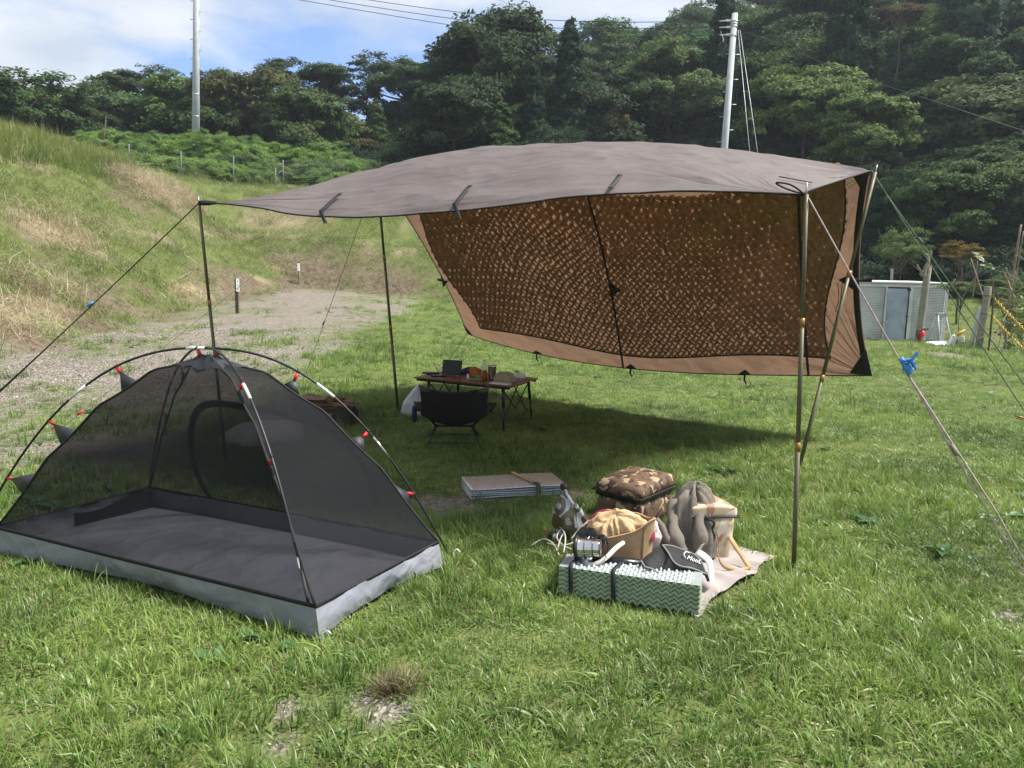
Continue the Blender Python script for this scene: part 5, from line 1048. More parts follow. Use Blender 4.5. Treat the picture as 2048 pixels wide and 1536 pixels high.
for x in (.16, Lx-.1):
    part('cross_rail', tube([T_(x, .03, TZ-.03), T_(x, Ly-.03, TZ-.03)], .012, 6), M['black_plastic'], TBL)
    for y, dy in ((.05, -.03), (Ly-.05, .05)):
        dx = -.02 if x < .5 else .03; part('leg', MB().add(tube([T_(x, y, TZ-.02), T_(x+dx*.5, y+dy*.5, .24)], [.017, .014], 8)).add(tube([T_(x+dx*.5, y+dy*.5, .25), T_(x+dx, y+dy, 0)], [.011, .011], 8)).add(tube([T_(x+dx, y+dy, -.01), T_(x+dx, y+dy, .03)], .015, 8)), M['black_plastic'], TBL)
    yc = Ly/2
    for sgn in (1, -1):
        part('cross_brace', tube([T_(x, yc+sgn*(Ly/2-.06), .10), T_(x, yc-sgn*.04, TZ-.04)], .007, 6), M['black_plastic'], TBL); part('cross_brace', tube([T_(x, yc+sgn*(Ly/2-.08), TZ-.06), T_(x, yc, .18)], .007, 6), M['black_plastic'], TBL)
TS = TZ+.014
def bxat(px, py, s, yaw, mat, name, label, cat, z=0, tilt=None, par=None):
    p = tpl(px, py, TS); R_ = rz(yaw) if tilt is None else rz(yaw)@rx(tilt); v, F = rbox(np.array(s)/2, min(s)*.3, 3); v = v@R_.T+p+[0, 0, z+s[2]/2 if tilt is None else z]
    return solid(name, (v, F), M[mat], label, cat)
yw = math.atan2(exx[1], exx[0])
TAB = thing('tablet', tpl(903, 752, TS), 'black tablet propped upright on the camp table', 'tablet'); c_ = tpl(904, 750, TS)
R_ = rz(yw+.12)@rx(-.18); v, F = rbox((.115, .005, .08), .0045, 4); part('body', (v@R_.T+c_+[0, 0, .082], F), M['vinyl'], TAB); v, F = box((0, -.0056, 0), (.212, .0012, .142)); part('screen', (v@R_.T+c_+[0, 0, .082], F), M['lens'], TAB, False)
v, F = rbox((.05, .03, .004), .004, 3); part('stand', (v@(rz(yw+.12)@rx(.9)).T+c_+[.01, .035, .028], F), M['vinyl'], TAB)
bxat(861, 748, (.18, .08, .022), yw+.3, 'vinyl', 'black_box', 'flat black case at the left end of the camp table', 'case'); bxat(877, 753, (.14, .075, .016), yw+.25, 'vinyl', 'phone', 'black phone lying in front of the tablet', 'phone')
solid('stylus', seg(tpl(868, 736, TS)+zz_*.06, tpl(876, 747, TS)+zz_*.02, .0035), M['vinyl'], 'thin black stylus sticking up behind the flat case', 'stylus')
solid('cable', tube(spline([tpl(880, 735, TS)+zz_*.02, tpl(876, 739, TS)+zz_*.05, tpl(882, 745, TS)+zz_*.01, tpl(925, 742, TS)+zz_*.01, tpl(932, 749, TS)+zz_*.02, tpl(938, 748, TS)+zz_*.004], 30), .003, 5), M['white_cord'], 'pale charging cable curling beside the tablet', 'cable')
M['tea'] = pm('amber_tea', (.34, .085, .012), .15, .1, 5, 0, 30, transl=.3); m, t, o = newmat('clear_plastic'); s = nd(t, 'ShaderNodeMixShader', {0: .32, 1: nd(t, 'ShaderNodeBsdfTransparent', {0: (.93, .95, .94, 1)}).outputs[0], 2: nd(t, 'ShaderNodeBsdfPrincipled', {'Base Color': (.6, .62, .6, 1), 'Roughness': .12}).outputs[0]}); t.links.new(s.outputs[0], o.inputs[0]); M['clear'] = m
p = tpl(968, 760, TS); BO = thing('tea_bottle', p, 'clear plastic bottle half full of amber tea on the camp table', 'bottle')
part('bottle_body', lathe([(.033, .1), (.033, .13), (.031, .15), (.022, .175), (.0135, .185), (.0135, .2)], 18, (0, 0, 1), p), M['clear'], BO); part('tea', lathe([(.029, .0), (.033, .006), (.033, .0995), (0, .0995)], 18, (0, 0, 1), p), M['tea'], BO); part('cap', lathe([(.015, .2), (.015, .218), (0, .219)], 14, (0, 0, 1), p), M['white'], BO)
p = tpl(984, 760, TS); solid('tumbler', lathe([(.03, 0), (.034, .004), (.037, .02), (.045, .14), (.049, .15), (.047, .152), (.043, .14), (.033, .02), (0, .015)], 24, (0, 0, 1), p), M['chrome'], 'stainless steel tumbler beside the tea bottle', 'tumbler')
M['towel'] = wrinkled('khaki_towel', (.27, .24, .15), .9, .015, 12); M['navy'] = wrinkled('navy_cloth', (.02, .03, .07), .8, .01, 12); M['orange'] = wrinkled('orange_cloth', (.4, .13, .035), .8, .01, 12)
solid('towel', heap(tpl(1008, 763, TS), (.11, .08, .10), 301, .28, 9, n=44, m_=18), M['towel'], 'crumpled khaki towel right of the steel tumbler', 'towel')
solid('drawstring_pouch', heap(tpl(945, 748, TS), (.12, .09, .075), 303, .3, 9, n=40, m_=16), M['navy'], 'dark blue pouch behind the tea bottle', 'pouch'); solid('snack_wrapper', heap(tpl(949, 750, TS), (.06, .05, .085), 305, .35, 9, n=30, m_=14), M['orange'], 'orange wrapper on top of the dark blue pouch', 'wrapper')
M['greenbook'] = pm('green_cover', (.16, .22, .07), .6, .1, 10, .05, 60); M['teal'] = pm('teal_plastic', (.03, .35, .29), .4, .1, 10, .05, 60); M['paper'] = pm('off_white_paper', (.6, .58, .52), .7, .06, 10, .05, 90)
bxat(953, 760, (.15, .07, .012), yw+.1, 'greenbook', 'notebook', 'green notebook in front of the tea bottle', 'notebook'); bxat(958, 754.5, (.13, .06, .02), yw+.1, 'greenbook', 'green_box', 'small green box behind the green notebook', 'box')
p = tpl(955, 758, TS)+zz_*.018; solid('teal_pen', MB().add(seg(p-exx*.02, p+exx*.075, .006)).add(seg(p+exx*.075, p+exx*.09, .003)), M['teal'], 'teal pen lying on the green notebook', 'pen')
solid('pill_jar', lathe([(.013, 0), (.014, .002), (.014, .03), (.011, .034), (.013, .036), (.013, .046), (0, .047)], 14, (0, 0, 1), tpl(936, 757, TS)), M['white'], 'tiny white jar left of the green notebook', 'jar')
bxat(1001, 768.5, (.21, .10, .012), yw, 'paper', 'magazine', 'white magazine at the front right of the camp table', 'magazine')
solid('snack_bag', heap(tpl(1037, 755, TS), (.075, .06, .055), 307, .4, 11, n=36, m_=14), M['paper'], 'crumpled pale snack bag near the right end of the table', 'snack bag'); solid('biscuits', MB().add(heap(tpl(1034, 754, TS)+zz_*.035, (.03, .025, .03), 309, .4, 9, n=20, m_=8)), pm('biscuit_brown', (.2, .07, .03), .8, .3, 20, .3, 90), 'brown biscuits inside the snack bag', 'biscuits')
# plastic bag hanging from the table
hb = at(838, 768, 7.84)
def pbf(s, t_):
    a = 2*math.pi*s; w = np.interp(t_, [0, .2, .55, .85, 1], [.008, .05, .115, .12, .04]); k = 1+.12*math.sin(3*a+4*t_)+.08*math.sin(7*a+9*t_); return hb+np.array([w*k*math.cos(a)-.06*math.sin(2.2*t_), w*.7*k*math.sin(a), -.36*t_])
solid('plastic_bag', grid(pbf, 30, 20), wrinkled('plastic_bag_film', (.7, .73, .74), .35, .02, 8, .4), 'white plastic bag hanging from the left corner of the camp table', 'plastic bag')
# chair seen from behind
c0 = np.array([(908-1024)/FPX*6.75, 6.78, 0]); c0[2] = tzf(c0[0], c0[1]); f0 = fr2(c0, math.radians(3)); f = lambda v: f0(np.atleast_2d(v)*np.array([1.14, 1.0, 1.12])); CH = thing('camp_chair', c0, 'low black folding camp chair seen from behind in front of the table', 'chair')
M['sling'] = wrinkled('chair_canvas', (.012, .010, .008), .8, .01, 9); g_ = lambda *q: f(np.array(q))[0]
def slf(s, t_):
    u_ = 2*s-1; xw = np.interp(t_, [0, .35, .6, 1], [.275, .26, .265, .34]); y = np.interp(t_, [0, .3, .55, .75, 1], [-.27, -.22, -.13, .05, .28]); z = np.interp(t_, [0, .3, .55, .75, 1], [.50, .33, .155, .19, .29])
    y += .10*u_*u_*(1-t_) ; z += .05*u_**2*math.sin(math.pi*t_)*1.6-.035*(1-u_*u_)*(t_ < .02)*1; z -= .035*(1-u_*u_)*max(0, 1-t_*4); return g_(xw*u_, y, z)
part('sling_seat', grid(slf, 26, 30), M['sling'], CH)
M['olive'] = pm('olive_trim', (.085, .078, .045), .8, .15, 20, .2, 200)
for sx in (-1, 1):
    part('corner_pocket', MB().add(grid(lambda s, t_: slf((.5+sx*.5) if False else (.5+sx*(.5-.16*s)), .16*t_*(1-.35*s))+(g_(0, -.006, 0)-g_(0, 0, 0)), 8, 6)), M['olive'], CH)
    top_ = slf(.5+sx*.5, .03); part('back_pole', tube([g_(sx*.15, -.03, .13), lerp(g_(sx*.15, -.03, .13), top_, .6), top_], .009, 8), M['black_plastic'], CH)
    part('seat_pole', tube([g_(sx*.15, .03, .13), slf(.5+sx*.5, .97)], .009, 8), M['black_plastic'], CH)
    part('leg', tube([g_(sx*.14, -.03, .14), g_(sx*.21, -.2, -.005)], .0095, 8), M['black_plastic'], CH); part('leg', tube([g_(sx*.14, .03, .14), g_(sx*.21, .2, -.005)], .0095, 8), M['black_plastic'], CH)
    part('hub', tube([g_(sx*.15, -.05, .135), g_(sx*.15, .05, .135)], .018, 8), M['black_plastic'], CH)
    for sy in (-1, 1): part('foot', lathe([(0, -.01), (.02, -.01), (.018, .012), (.011, .03)], 10, (0, 0, 1), g_(sx*.21, sy*.2, 0)), M['black_plastic'], CH)
    part('side_flap', tube([slf(.5+sx*.5, .75), slf(.5+sx*.5, .98)], .014, 6), M['sling'], CH)
part('hub_bar', tube([g_(-.15, 0, .135), g_(.15, 0, .135)], .01, 8), M['black_plastic'], CH)
for sy in (-1, 1): part('foot_bar', tube([g_(-.2, sy*.185, .03), g_(.2, sy*.185, .03)], .006, 6), M['black_plastic'], CH)
part('storage_pouch', loc(rbox((.02, .035, .07), .018, 4, lambda v: v+[-.335, .2, .2]), f), M['navy'], CH)
# firewood
c0 = gnd(648, 852); c0 = c0+np.array([-.02, .12, 0]); yaw = math.radians(-8); f = fr2(c0, yaw); FC = thing('firewood_carrier', c0, 'dark canvas carrier full of split firewood behind the mesh tent', 'carrier')
M['canvas'] = wrinkled('dark_canvas', (.045, .038, .026), .85, .01, 8)
def cay(s, t_):
    a = 2*math.pi*s; ca, sa = math.cos(a), math.sin(a); return f(np.array([.31*np.sign(ca)*abs(ca)**.3*(1+.04*t_), .17*np.sign(sa)*abs(sa)**.3*(1+.05*t_), .20*t_+.012*math.sin(5*a)*t_]))[0]
part('canvas_tub', grid(cay, 48, 8), M['canvas'], FC); part('rim', tube([cay(k/40, 1) for k in range(41)], .008, 6, False), M['canvas'], FC); part('bottom', loc(box((0, 0, .01), (.58, .32, .01)), f), M['canvas'], FC)
m, t, o = newmat('split_wood'); co = objco(t); oi = nd(t, 'ShaderNodeObjectInfo'); mp = nd(t, 'ShaderNodeMapping', {'Vector': co, 'Scale': (2, 26, 26)}).outputs[0]; c = ramp(t, noise(t, mp, 1.5, 5), [(.3, (.10, .06, .035)), (.6, (.26, .165, .095)), (.8, (.38, .27, .17))]); c = mixc(t, oi.outputs['Random'], c, mixc(t, 1.0, c, (.6, .5, .45), 'MULTIPLY'))
t.links.new(nd(t, 'ShaderNodeBsdfPrincipled', {'Base Color': c, 'Roughness': .85}).outputs[0], o.inputs[0]); M['wood'] = m
LB = ['split firewood stick lying on top of the heaped carrier', 'split firewood stick in the middle of the heaped carrier']
lr = np.random.RandomState(3)
for k in range(22):
    Ln = .34+.14*lr.rand(); w = .035+.025*lr.rand(); layer = k//6; y = -.12+.05*(k % 6)+.01*lr.normal(); z = .10+.055*layer; a = .12*lr.normal()+(.0 if layer < 3 else .25*lr.normal()); sec = np.array([(0, .9), (-.9, -.5), (.1, -.75), (.85, -.45)])*w*.62
    V = []
    for i in range(4):
        for (yy_, zz2) in sec*(1+.06*lr.normal()): V.append((-Ln/2+Ln*i/3, yy_+.006*lr.normal(), zz2+.006*lr.normal()))
    F = [(i*4+q, i*4+(q+1) % 4, i*4+4+(q+1) % 4, i*4+4+q) for i in range(3) for q in range(4)]+[(3, 2, 1, 0), (12, 13, 14, 15)]
    v = np.array(V)@rx(lr.rand()*6.28).T@ry(.08*lr.normal()).T@rz(a).T+[.05*lr.normal()-.12*(layer > 2), y*(1-.12*layer), z]
    lg = part('firewood_log', (f(v), F), M['wood'], None, False); tag(lg, 'split firewood stick in the %s layer of the carrier, %s from the front' % (('bottom', 'second', 'third', 'top')[layer], ('first', 'second', 'third', 'fourth', 'fifth', 'sixth')[k % 6]), 'firewood', 'split logs in the firewood carrier')
solid('pale_sheet', heap(gnd(520, 882), (.34, .22, .17), 311, .3, 7, n=48, m_=18, lean=(.1, .05)), wrinkled('pale_canvas', (.42, .40, .36), .85, .02, 5), 'pale crumpled sheet on the grass seen through the tent mesh', 'sheet')
# ================================================================== BACKGROUND THINGS
def put(px, y): # ground point straight below image column px at depth y
    x = at(px, 600, y)[0]; return np.array([x, y, tzf(x, y)])
# utility poles
top = at(393, -140, 45); bot = at(391, 356, 45); bot[2] = min(bot[2], tzf(bot[0], bot[1]))-.3
UP1 = thing('utility_pole', bot, 'tall grey utility pole with step pegs rising from the bank at left', 'utility pole', 'utility poles')
part('shaft', tube([bot, lerp(bot, top, .5), top], [.24, .185, .135], 16), M['concrete'], UP1)
for k, y in enumerate((2, 22, 39, 61, 79, 100, 118, 138, 157)):
    s = -1 if k % 2 == 0 else 1; c_ = at(392.5, y, 45); part('step_peg', tube([c_, c_+np.array([s*.34, 0, 0])], .022, 6), M['steel'], UP1)
for y in (188, 232, 278): part('band', tube([at(391.8, y, 45), at(391.8, y+2, 45)], .215, 16), M['steel'], UP1)
top2 = at(1470, 27, 35); bot2 = at(1437, 395, 35); bot2[2] = min(bot2[2], tzf(bot2[0], bot2[1])-.3)
UP2 = thing('utility_pole', bot2, 'leaning grey utility pole with wires and stays behind the tarp roof', 'utility pole', 'utility poles')
part('shaft', tube([bot2, top2], [.19, .125], 16), M['concrete'], UP2)
for (px, y, s) in ((1465, 108, -1), (1466, 109, 1), (1463, 159, 1), (1458, 184, -1), (1459, 209, 1), (1452, 234, -1), (1453, 260, 1), (1447, 284, -1)): c_ = at(px, y, 35); part('step_peg', tube([c_, c_+np.array([s*.3, 0, 0])], .018, 6), M['steel'], UP2)
for (px, y) in ((1469, 42), (1468, 47), (1467.5, 52), (1466, 70)): part('clamp', tube([at(px, y, 35), at(px-.2, y+3, 35)], .165, 14), M['steel'], UP2)
for (y) in (41, 54, 69):
    part('insulator', lathe([(0, 0), (.05, .02), (.06, .05), (.04, .07), (.06, .1), (.04, .12), (.06, .15), (.03, .2), (.02, .5)], 10, (-1, .2, 0), at(1462, y, 35)), M['white'], UP2)
part('stay_wire', tube([at(1476, 60, 35), at(1500, 310, 34), at(1515, 470, 33)], .012, 5), M['steel'], UP2); part('stay_wire', tube([at(1480, 60, 35), at(1516, 310, 34), at(1540, 480, 33)], .012, 5), M['steel'], UP2)
part('lamp_drop', tube([at(1441, 62, 35), at(1447, 78, 35), at(1446, 84, 35)], [.01, .02, .035], 6), M['white'], UP2)
def wire(P, r, label): return solid('power_line', tube(spline([at(*q) for q in P], 40), r, 5), M['black_plastic'], label, 'cable', 'power lines between the poles')
wire([(394, -62, 45), (720, -3, 41), (1000, 33, 38.5), (1230, 44, 36.5), (1458, 41, 35)], .015, 'topmost of the three power lines crossing to the leaning pole')
wire([(394, -48, 45), (660, 0, 41.5), (1000, 49, 38.5), (1230, 57, 36.5), (1458, 54, 35)], .015, 'middle of the three power lines crossing to the leaning pole')
wire([(394, -38, 45), (600, 0, 42.5), (1000, 64, 38.5), (1230, 73, 36.5), (1458, 69, 35)], .015, 'lowest of the three power lines crossing to the leaning pole')
wire([(1474, 57, 35), (1590, 103, 33), (1720, 155, 31), (1830, 190, 29.5), (2048, 262, 27), (2200, 305, 25)], .015, 'power line running from the leaning pole down to the right edge')
# stock fence on the bank
FN = thing('wire_fence', put(360, 38), 'wire stock fence with grey posts along the top of the bank', 'fence')
fp = []
for px, yt, yb, d in ((-60, 262, 290, 35.5), (40, 266, 296, 36), (148, 281, 312, 36.5), (258, 288, 346, 37), (362, 302, 358, 37.5), (467, 312, 380, 38), (566, 320, 362, 38.5)):
    d -= 2.4; tp2 = at(px, yt, d); b2 = at(px, yb, d); b2[2] = min(b2[2], tzf(b2[0], b2[1]))-.2; part('post', tube([b2, tp2], .03, 6), M['fence'], FN); fp.append((b2, tp2))
tp2 = at(551, 336, 35.9); b2 = at(551, 366, 35.9); part('post', tube([b2-zz_*.5, tp2], .03, 6), M['fence'], FN); part('brace', tube([at(545, 362, 36), at(565, 338, 36.1)], .022, 6), M['fence'], FN)
e_ = at(760, 318, 41); eb = at(760, 345, 41); fp.append((eb, e_)); part('post', tube([eb-zz_*.6, e_], .03, 6), M['fence'], FN)
for h in np.linspace(.25, .98, 6):
    part('wire', tube([lerp(b, t_, 1-(1-h)*1.35/max(.3, np.linalg.norm(t_-b))) for b, t_ in fp], .0045, 4), M['fence'], FN)
wm = MB()
for k in range(60): q = lerp(fp[6][1], fp[7][1], k/60); wm.add(tube([q-zz_*.05, q-zz_*.75], .005, 3, False))
part('wire_mesh', wm, M['fence'], FN, kind='stuff')
solid('dead_sapling', MB().add(tube([put(204, 41)+zz_*-.3, at(207, 285, 41), at(212, 232, 41)], [.04, .03, .015], 6)).add(tube([at(209, 262, 41), at(214, 240, 41.1)], .012, 5)), M['bark'], 'thin dark stake standing in the vines behind the fence', 'stake')
# plot signs
for px, py, yt, bw, bh, yl, lab in ((475, 627, 557, .075, .30, 'CO8', 'white plot sign on a dark wooden post at the foot of the left bank'), (599, 569, 527, .085, .26, 'GO8', 'white plot sign on a thin post at the far end of the gravel')):
    g0 = gnd(px, py); t0 = at(px-2, yt, g0[1]); sgn_ = thing('sign_post', g0, lab, 'sign', 'plot signs along the gravel'); part('post', box((g0+t0)/2-zz_*.05, (.07 if px < 500 else .05, .07, t0[2]-g0[2]+.1)), M['postwood'] if px > 500 else M['bark'], sgn_, False)
    bc = t0+np.array([.045 if px < 500 else .02, -.055, -bh/2]); part('board', box(bc, (bw, .012, bh), rz(.5)), M['white'], sgn_, False)
    for k, ch in enumerate(yl): textmesh(ch, bh*.17, bc+rz(.5)@np.array([-bw*.16, -.0075, bh*(.22-.3*k)]), [math.cos(.5), math.sin(.5), 0], [0, 0, 1], M['letter'], sgn_)
p = gnd(606, 571); solid('white_pipe', MB().add(tube([p+[-.35, .35, .07], p+[.3, .35, .06]], .07, 10)).add(tube([p+[.28, .35, .06], p+[.42, .35, .055]], .05, 10)), M['white'], 'short white pipe lying behind the far plot sign', 'pipe')
# metal shed
y0 = 25.0; xa = at(1676, 620, y0)[0]; xb = at(1892, 620, y0)[0]; zb, zt = -.42, 1.62; SH = thing('metal_shed', [(xa+xb)/2, y0+1.1, zb], 'pale corrugated metal shed with a blue grey door', 'shed')
M['siding'] = pm('corrugated_sheet', (.60, .60, .58), .5, .2, 1.6, .05, 50, .3); M['doorm'] = pm('blue_grey_door', (.32, .37, .42), .5, .24, 2.2, .05, 40, .2); M['roofm'] = pm('shed_roof', (.68, .65, .6), .6, .08, 3, .05, 40)
xd0 = at(1771, 620, y0)[0]; xd1 = at(1815, 620, y0)[0]
def cor(x0, x1, yy=y0, dirx=True):
    nr = 36; V = []; F = []
    for k in range(nr*4+1): z = zb+(zt-.12-zb)*k/(nr*4); o2 = .022*math.sin(k*math.pi/2); V += [(x0, yy+o2, z), (x1, yy+o2, z)]
    F = [(2*k, 2*k+1, 2*k+3, 2*k+2) for k in range(nr*4)]; return np.array(V), F
part('siding', cor(xa+.06, xd0-.07), M['siding'], SH, True, label='corrugated wall left of the shed door'); part('siding', cor(xd1+.12, xb-.06), M['siding'], SH, True, label='corrugated wall right of the shed door')
part('side_wall', MB().add(box((xa+.03, y0+1.1, (zb+zt)/2), (.06, 2.16, zt-zb-.02))).add(box((xb-.03, y0+1.1, (zb+zt)/2), (.06, 2.16, zt-zb-.02))).add(box(((xa+xb)/2, y0+2.2, (zb+zt)/2), (xb-xa-.14, .05, zt-zb-.02))), M['siding'], SH, False)
part('corner_trim', box((xb-.035, y0-.03, (zb+zt)/2-.02), (.07, .04, zt-zb-.06)), M['siding'], SH, False); part('corner_trim', box((xa+.035, y0-.03, (zb+zt)/2-.02), (.07, .04, zt-zb-.06)), M['siding'], SH, False)
part('header_beam', box(((xa+xb)/2, y0-.028, zt-.07), (xb-xa-.15, .035, .10)), M['siding'], SH, False)
part('door_frame', MB().add(box((xd0-.035, y0-.026, (zb+zt)/2-.07), (.06, .045, zt-zb-.1))).add(box((xd1+.06, y0-.026, (zb+zt)/2-.07), (.11, .045, zt-zb-.1))), M['siding'], SH, False)
DO = part('door', box(((xd0+xd1)/2, y0-.02, (zb+zt)/2-.09), (xd1-xd0-.01, .04, zt-zb-.16)), M['doorm'], SH, False)
for zz2 in (1.25, .35): o1 = part('hinge', box((xd0+.03, y0-.055, zz2), (.14, .02, .07)), M['steel'], None, False); o1.parent = DO; o1.location = Vector(o1.location)-Vector(rootloc(DO))
o1 = part('lock_bar', MB().add(tube([(xd1-.03, y0-.06, zb+.1), (xd1-.03, y0-.06, zt-.2)], .012, 6)).add(lathe([(0, -.02), (.035, -.02), (.035, .02), (0, .02)], 10, (0, 1, 0), (xd1-.03, y0-.06, .55))).add(lathe([(0, -.02), (.05, -.02), (.05, .02), (0, .02)], 10, (0, 1, 0), (xd1-.03, y0-.06, zt-.2))), M['black_plastic'], None); o1.parent = DO; o1.location = Vector(o1.location)-Vector(rootloc(DO))
rv = np.array([[x, y, z+(.06 if y > y0 else 0)] for x in (xa-.06, xb+.05) for y in (y0-.1, y0+2.3) for z in (zt, zt+.05)]); part('roof', (rv, box((0, 0, 0), (1, 1, 1))[1]), M['roofm'], SH, False)
# posts by the garden
def post(pb, pt, r, mat, lab, name='wooden_post', cat='post', grp='posts at the garden edge'):
    rt = thing(name, pb, lab, cat, grp); pb = np.asarray(pb); d = nrm(pt-pb); part('shaft', tube([pb-d*.3, pb+(pt-pb)*.33, pb+(pt-pb)*.66, pt-d*.008, pt], [r*1.04, r*1.02, r, r, r*.93], 14), M[mat], rt); return rt
p1 = put(1843, 20.0); P1 = post(p1, at(1857, 530, 20.0), .088, 'postwood', 'tall grey wooden post with a forked branch at its top')
fk = MB()
for q in ([(1848, 553, 9), (1850, 538, 7), (1857, 524, 5), (1856, 512, 4), (1851, 507, 3)], [(1857, 518, 4), (1862, 510, 3.5), (1863, 500, 2)], [(1848, 545, 6), (1841, 541, 5), (1834, 529, 3)], [(1845, 552, 6), (1840, 546, 5)]):
    fk.add(tube(spline([at(a, b, 19.88) for a, b, c in q], 12), np.linspace(q[0][2]*.0062, q[-1][2]*.006, 12), 7))
solid('forked_branch', fk, M['postwood'], 'bare forked branch fixed to the top of the tall post', 'branch')
part('wire_tie', tube([at(1853, 543.5, 20), at(1852.9, 545, 20)], .094, 14), M['black_plastic'], P1)
p2 = put(1967, 17.2); P2 = post(p2, at(1977, 573, 17.2), .076, 'postwood', 'short grey wooden post holding two yellow chains')
for y in (594, 634): c_ = lerp(p2, at(1977, 573, 17.2), (712-y)/(712-573.)); part('wire_tie', tube([c_, c_+zz_*.016], .081, 14), M['black_plastic'], P2)
post(put(1951, 17.9), at(1961, 615, 17.9), .048, 'steel', 'slim dark grey pipe standing beside the chain post', 'metal_pipe', 'pipe', None)
post(put(1783, 27.3), at(1784, 537, 27.3), .05, 'postwood', 'thin wooden stake standing behind the metal shed', 'wooden_stake', 'stake', None)
def chain(a, b, sag, lab):
    rt = thing('plastic_chain', a, lab, 'chain', 'yellow chains at the garden edge'); n = int(np.linalg.norm(b-a)/.052); mb = MB(); pp = np.array([lerp(a, b, k/n)-zz_*sag*4*(k/n)*(1-k/n) for k in range(n+1)])
    for k in range(n):
        c_ = (pp[k]+pp[k+1])/2; d = nrm(pp[k+1]-pp[k]); s_ = nrm(np.cross(d, zz_)); v_ = np.cross(s_, d); w_ = (s_ if k % 2 else v_)*.72+(v_ if k % 2 else -s_)*.6; w_ = nrm(w_)
        mb.add(tube([c_+d*.037*math.cos(a_)+w_*.022*math.sin(a_) for a_ in np.linspace(0, 6.283, 9)], .0078, 4, False))
    part('links', mb, M['yellow'], rt); return rt
e1_ = at(2160, 745, 14.6); chain(at(1982, 590, 17.15), at(2160, 760, 14.8), .06, 'upper yellow plastic chain running from the short post to the right'); chain(at(1979, 627, 17.15), at(2160, 800, 14.8), .06, 'lower yellow plastic chain running from the short post to the right')
tl = put(2165, 14.7); post(tl, tl+zz_*1.05, .076, 'postwood', 'next chain post just outside the right edge')
# step ladder
c0 = put(1886, 22.6); f = fr2(c0, math.radians(12)); LD = thing('step_ladder', c0, 'small aluminium step ladder standing by the metal shed', 'ladder'); g_ = lambda *q: f(np.array(q))[0]; M['alu'] = pm('aluminium', (.6, .6, .6), .4, .08, 6, .05, 60, .5)
for sx in (-1, 1):
    part('rail', tube([g_(sx*.13, 0, 1.12), g_(sx*.22, -.36, 0)], .022, 6), M['alu'], LD); part('back_leg', tube([g_(sx*.12, .06, 1.1), g_(sx*.2, .36, 0)], .018, 6), M['alu'], LD)
for k in (.28, .53, .78): part('step', box(g_(0, -.36*(1-k), 1.12*k), (.40-.17*k, .09, .03), rz(math.radians(12))), M['alu'], LD, False)
part('top_plate', box(g_(0, .03, 1.13), (.34, .16, .03), rz(math.radians(12))), M['alu'], LD, False)
for k in (.3, .6): part('back_brace', tube([g_(-(.2-.08*k), .36-.3*k, 1.1*k), g_(.2-.08*k, .36-.3*k, 1.1*k)], .01, 5), M['alu'], LD)
# fire extinguisher
p = put(1850, 18.0); p = p+zz_*.04; top_e = at(1851, 656, 18.0)[2]; sE = (top_e-p[2])/.52; FE = thing('fire_extinguisher', p, 'red fire extinguisher standing in the grass by the tall post', 'fire extinguisher')
part('cylinder', lathe([(.07, 0), (.078, .01), (.078, .33*sE), (.06, .38*sE), (.045, .395*sE), (.045, .43*sE), (.02, .44*sE)], 20, (0, 0, 1), p), M['red_paint'], FE); part('label', grid(lambda s, t_: p+np.array([.0795*math.sin(-.2+1.0*s), -.0795*math.cos(-.2+1.0*s), sE*(.06+.13*t_)]), 8, 2), M['teal'], FE); part('label', grid(lambda s, t_: p+np.array([.0797*math.sin(.0+.4*s), -.0797*math.cos(.0+.4*s), sE*(.25+.045*t_)+.02*s]), 4, 2), M['yellow'], FE)
part('valve', MB().add(lathe([(.02, .43*sE), (.024, .47*sE), (.014, .5*sE)], 10, (0, 0, 1), p)).add(tube([p+zz_*.47*sE, p+[.16, 0, .52*sE]], .012, 6)).add(tube([p+zz_*.46*sE, p+[.15, 0, .455*sE]], .01, 6)), M['black_plastic'], FE); part('pin', tube(spline([p+[-.01, -.02, .5*sE], p+[.02, -.03, .55*sE], p+[.05, -.03, .51*sE]], 8), .007, 5), M['yellow'], FE)
part('hose', tube(spline([p+[-.02, 0, .455*sE], p+[-.11, -.01, .42*sE], p+[-.13, -.02, .3*sE], p+[-.1, -.03, .13*sE], p+[-.09, -.03, .06*sE]], 20), .016, 7), M['black_plastic'], FE)
# white bird statue
d = 17.6; BS = thing('bird_statue', put(1890, d), 'white goose statue with a yellow beak half hidden in the grass', 'statue')
part('neck', tube(spline([at(1900, 716, d), at(1901, 700, d), at(1903, 686, d), at(1908, 676, d), at(1915, 671, d)], 18), [.10, .088, .078, .068, .064, .062, .062, .062, .064, .067, .07, .073, .075, .074, .07, .064, .055, .045], 14), M['white'], BS)
part('beak', tube([at(1913, 671, d-.03), at(1922, 665, d-.03), at(1931, 659, d-.03)], [.05, .035, .012], 8), M['yellow'], BS); c_ = at(1907, 673, d-.075); part('eye', lathe([(0, -.02), (.014, -.016), (.02, 0), (.014, .016), (0, .02)], 8, (0, 1, 0), c_), pm('grey_eye', (.2, .22, .24), .5), BS)
part('body', loc(rbox((.30, .2, .17), .16, 10, lambda v: v*np.array([1, 1, 1+.2*v[0]])), fr2(at(1872, 697, d+.12), .1)), M['white'], BS)
part('beak_tuft', heap(at(1925, 682, d-.03)-zz_*.02, (.05, .04, .14), 331, .4, 9, n=20, m_=10), M['paper'], BS)
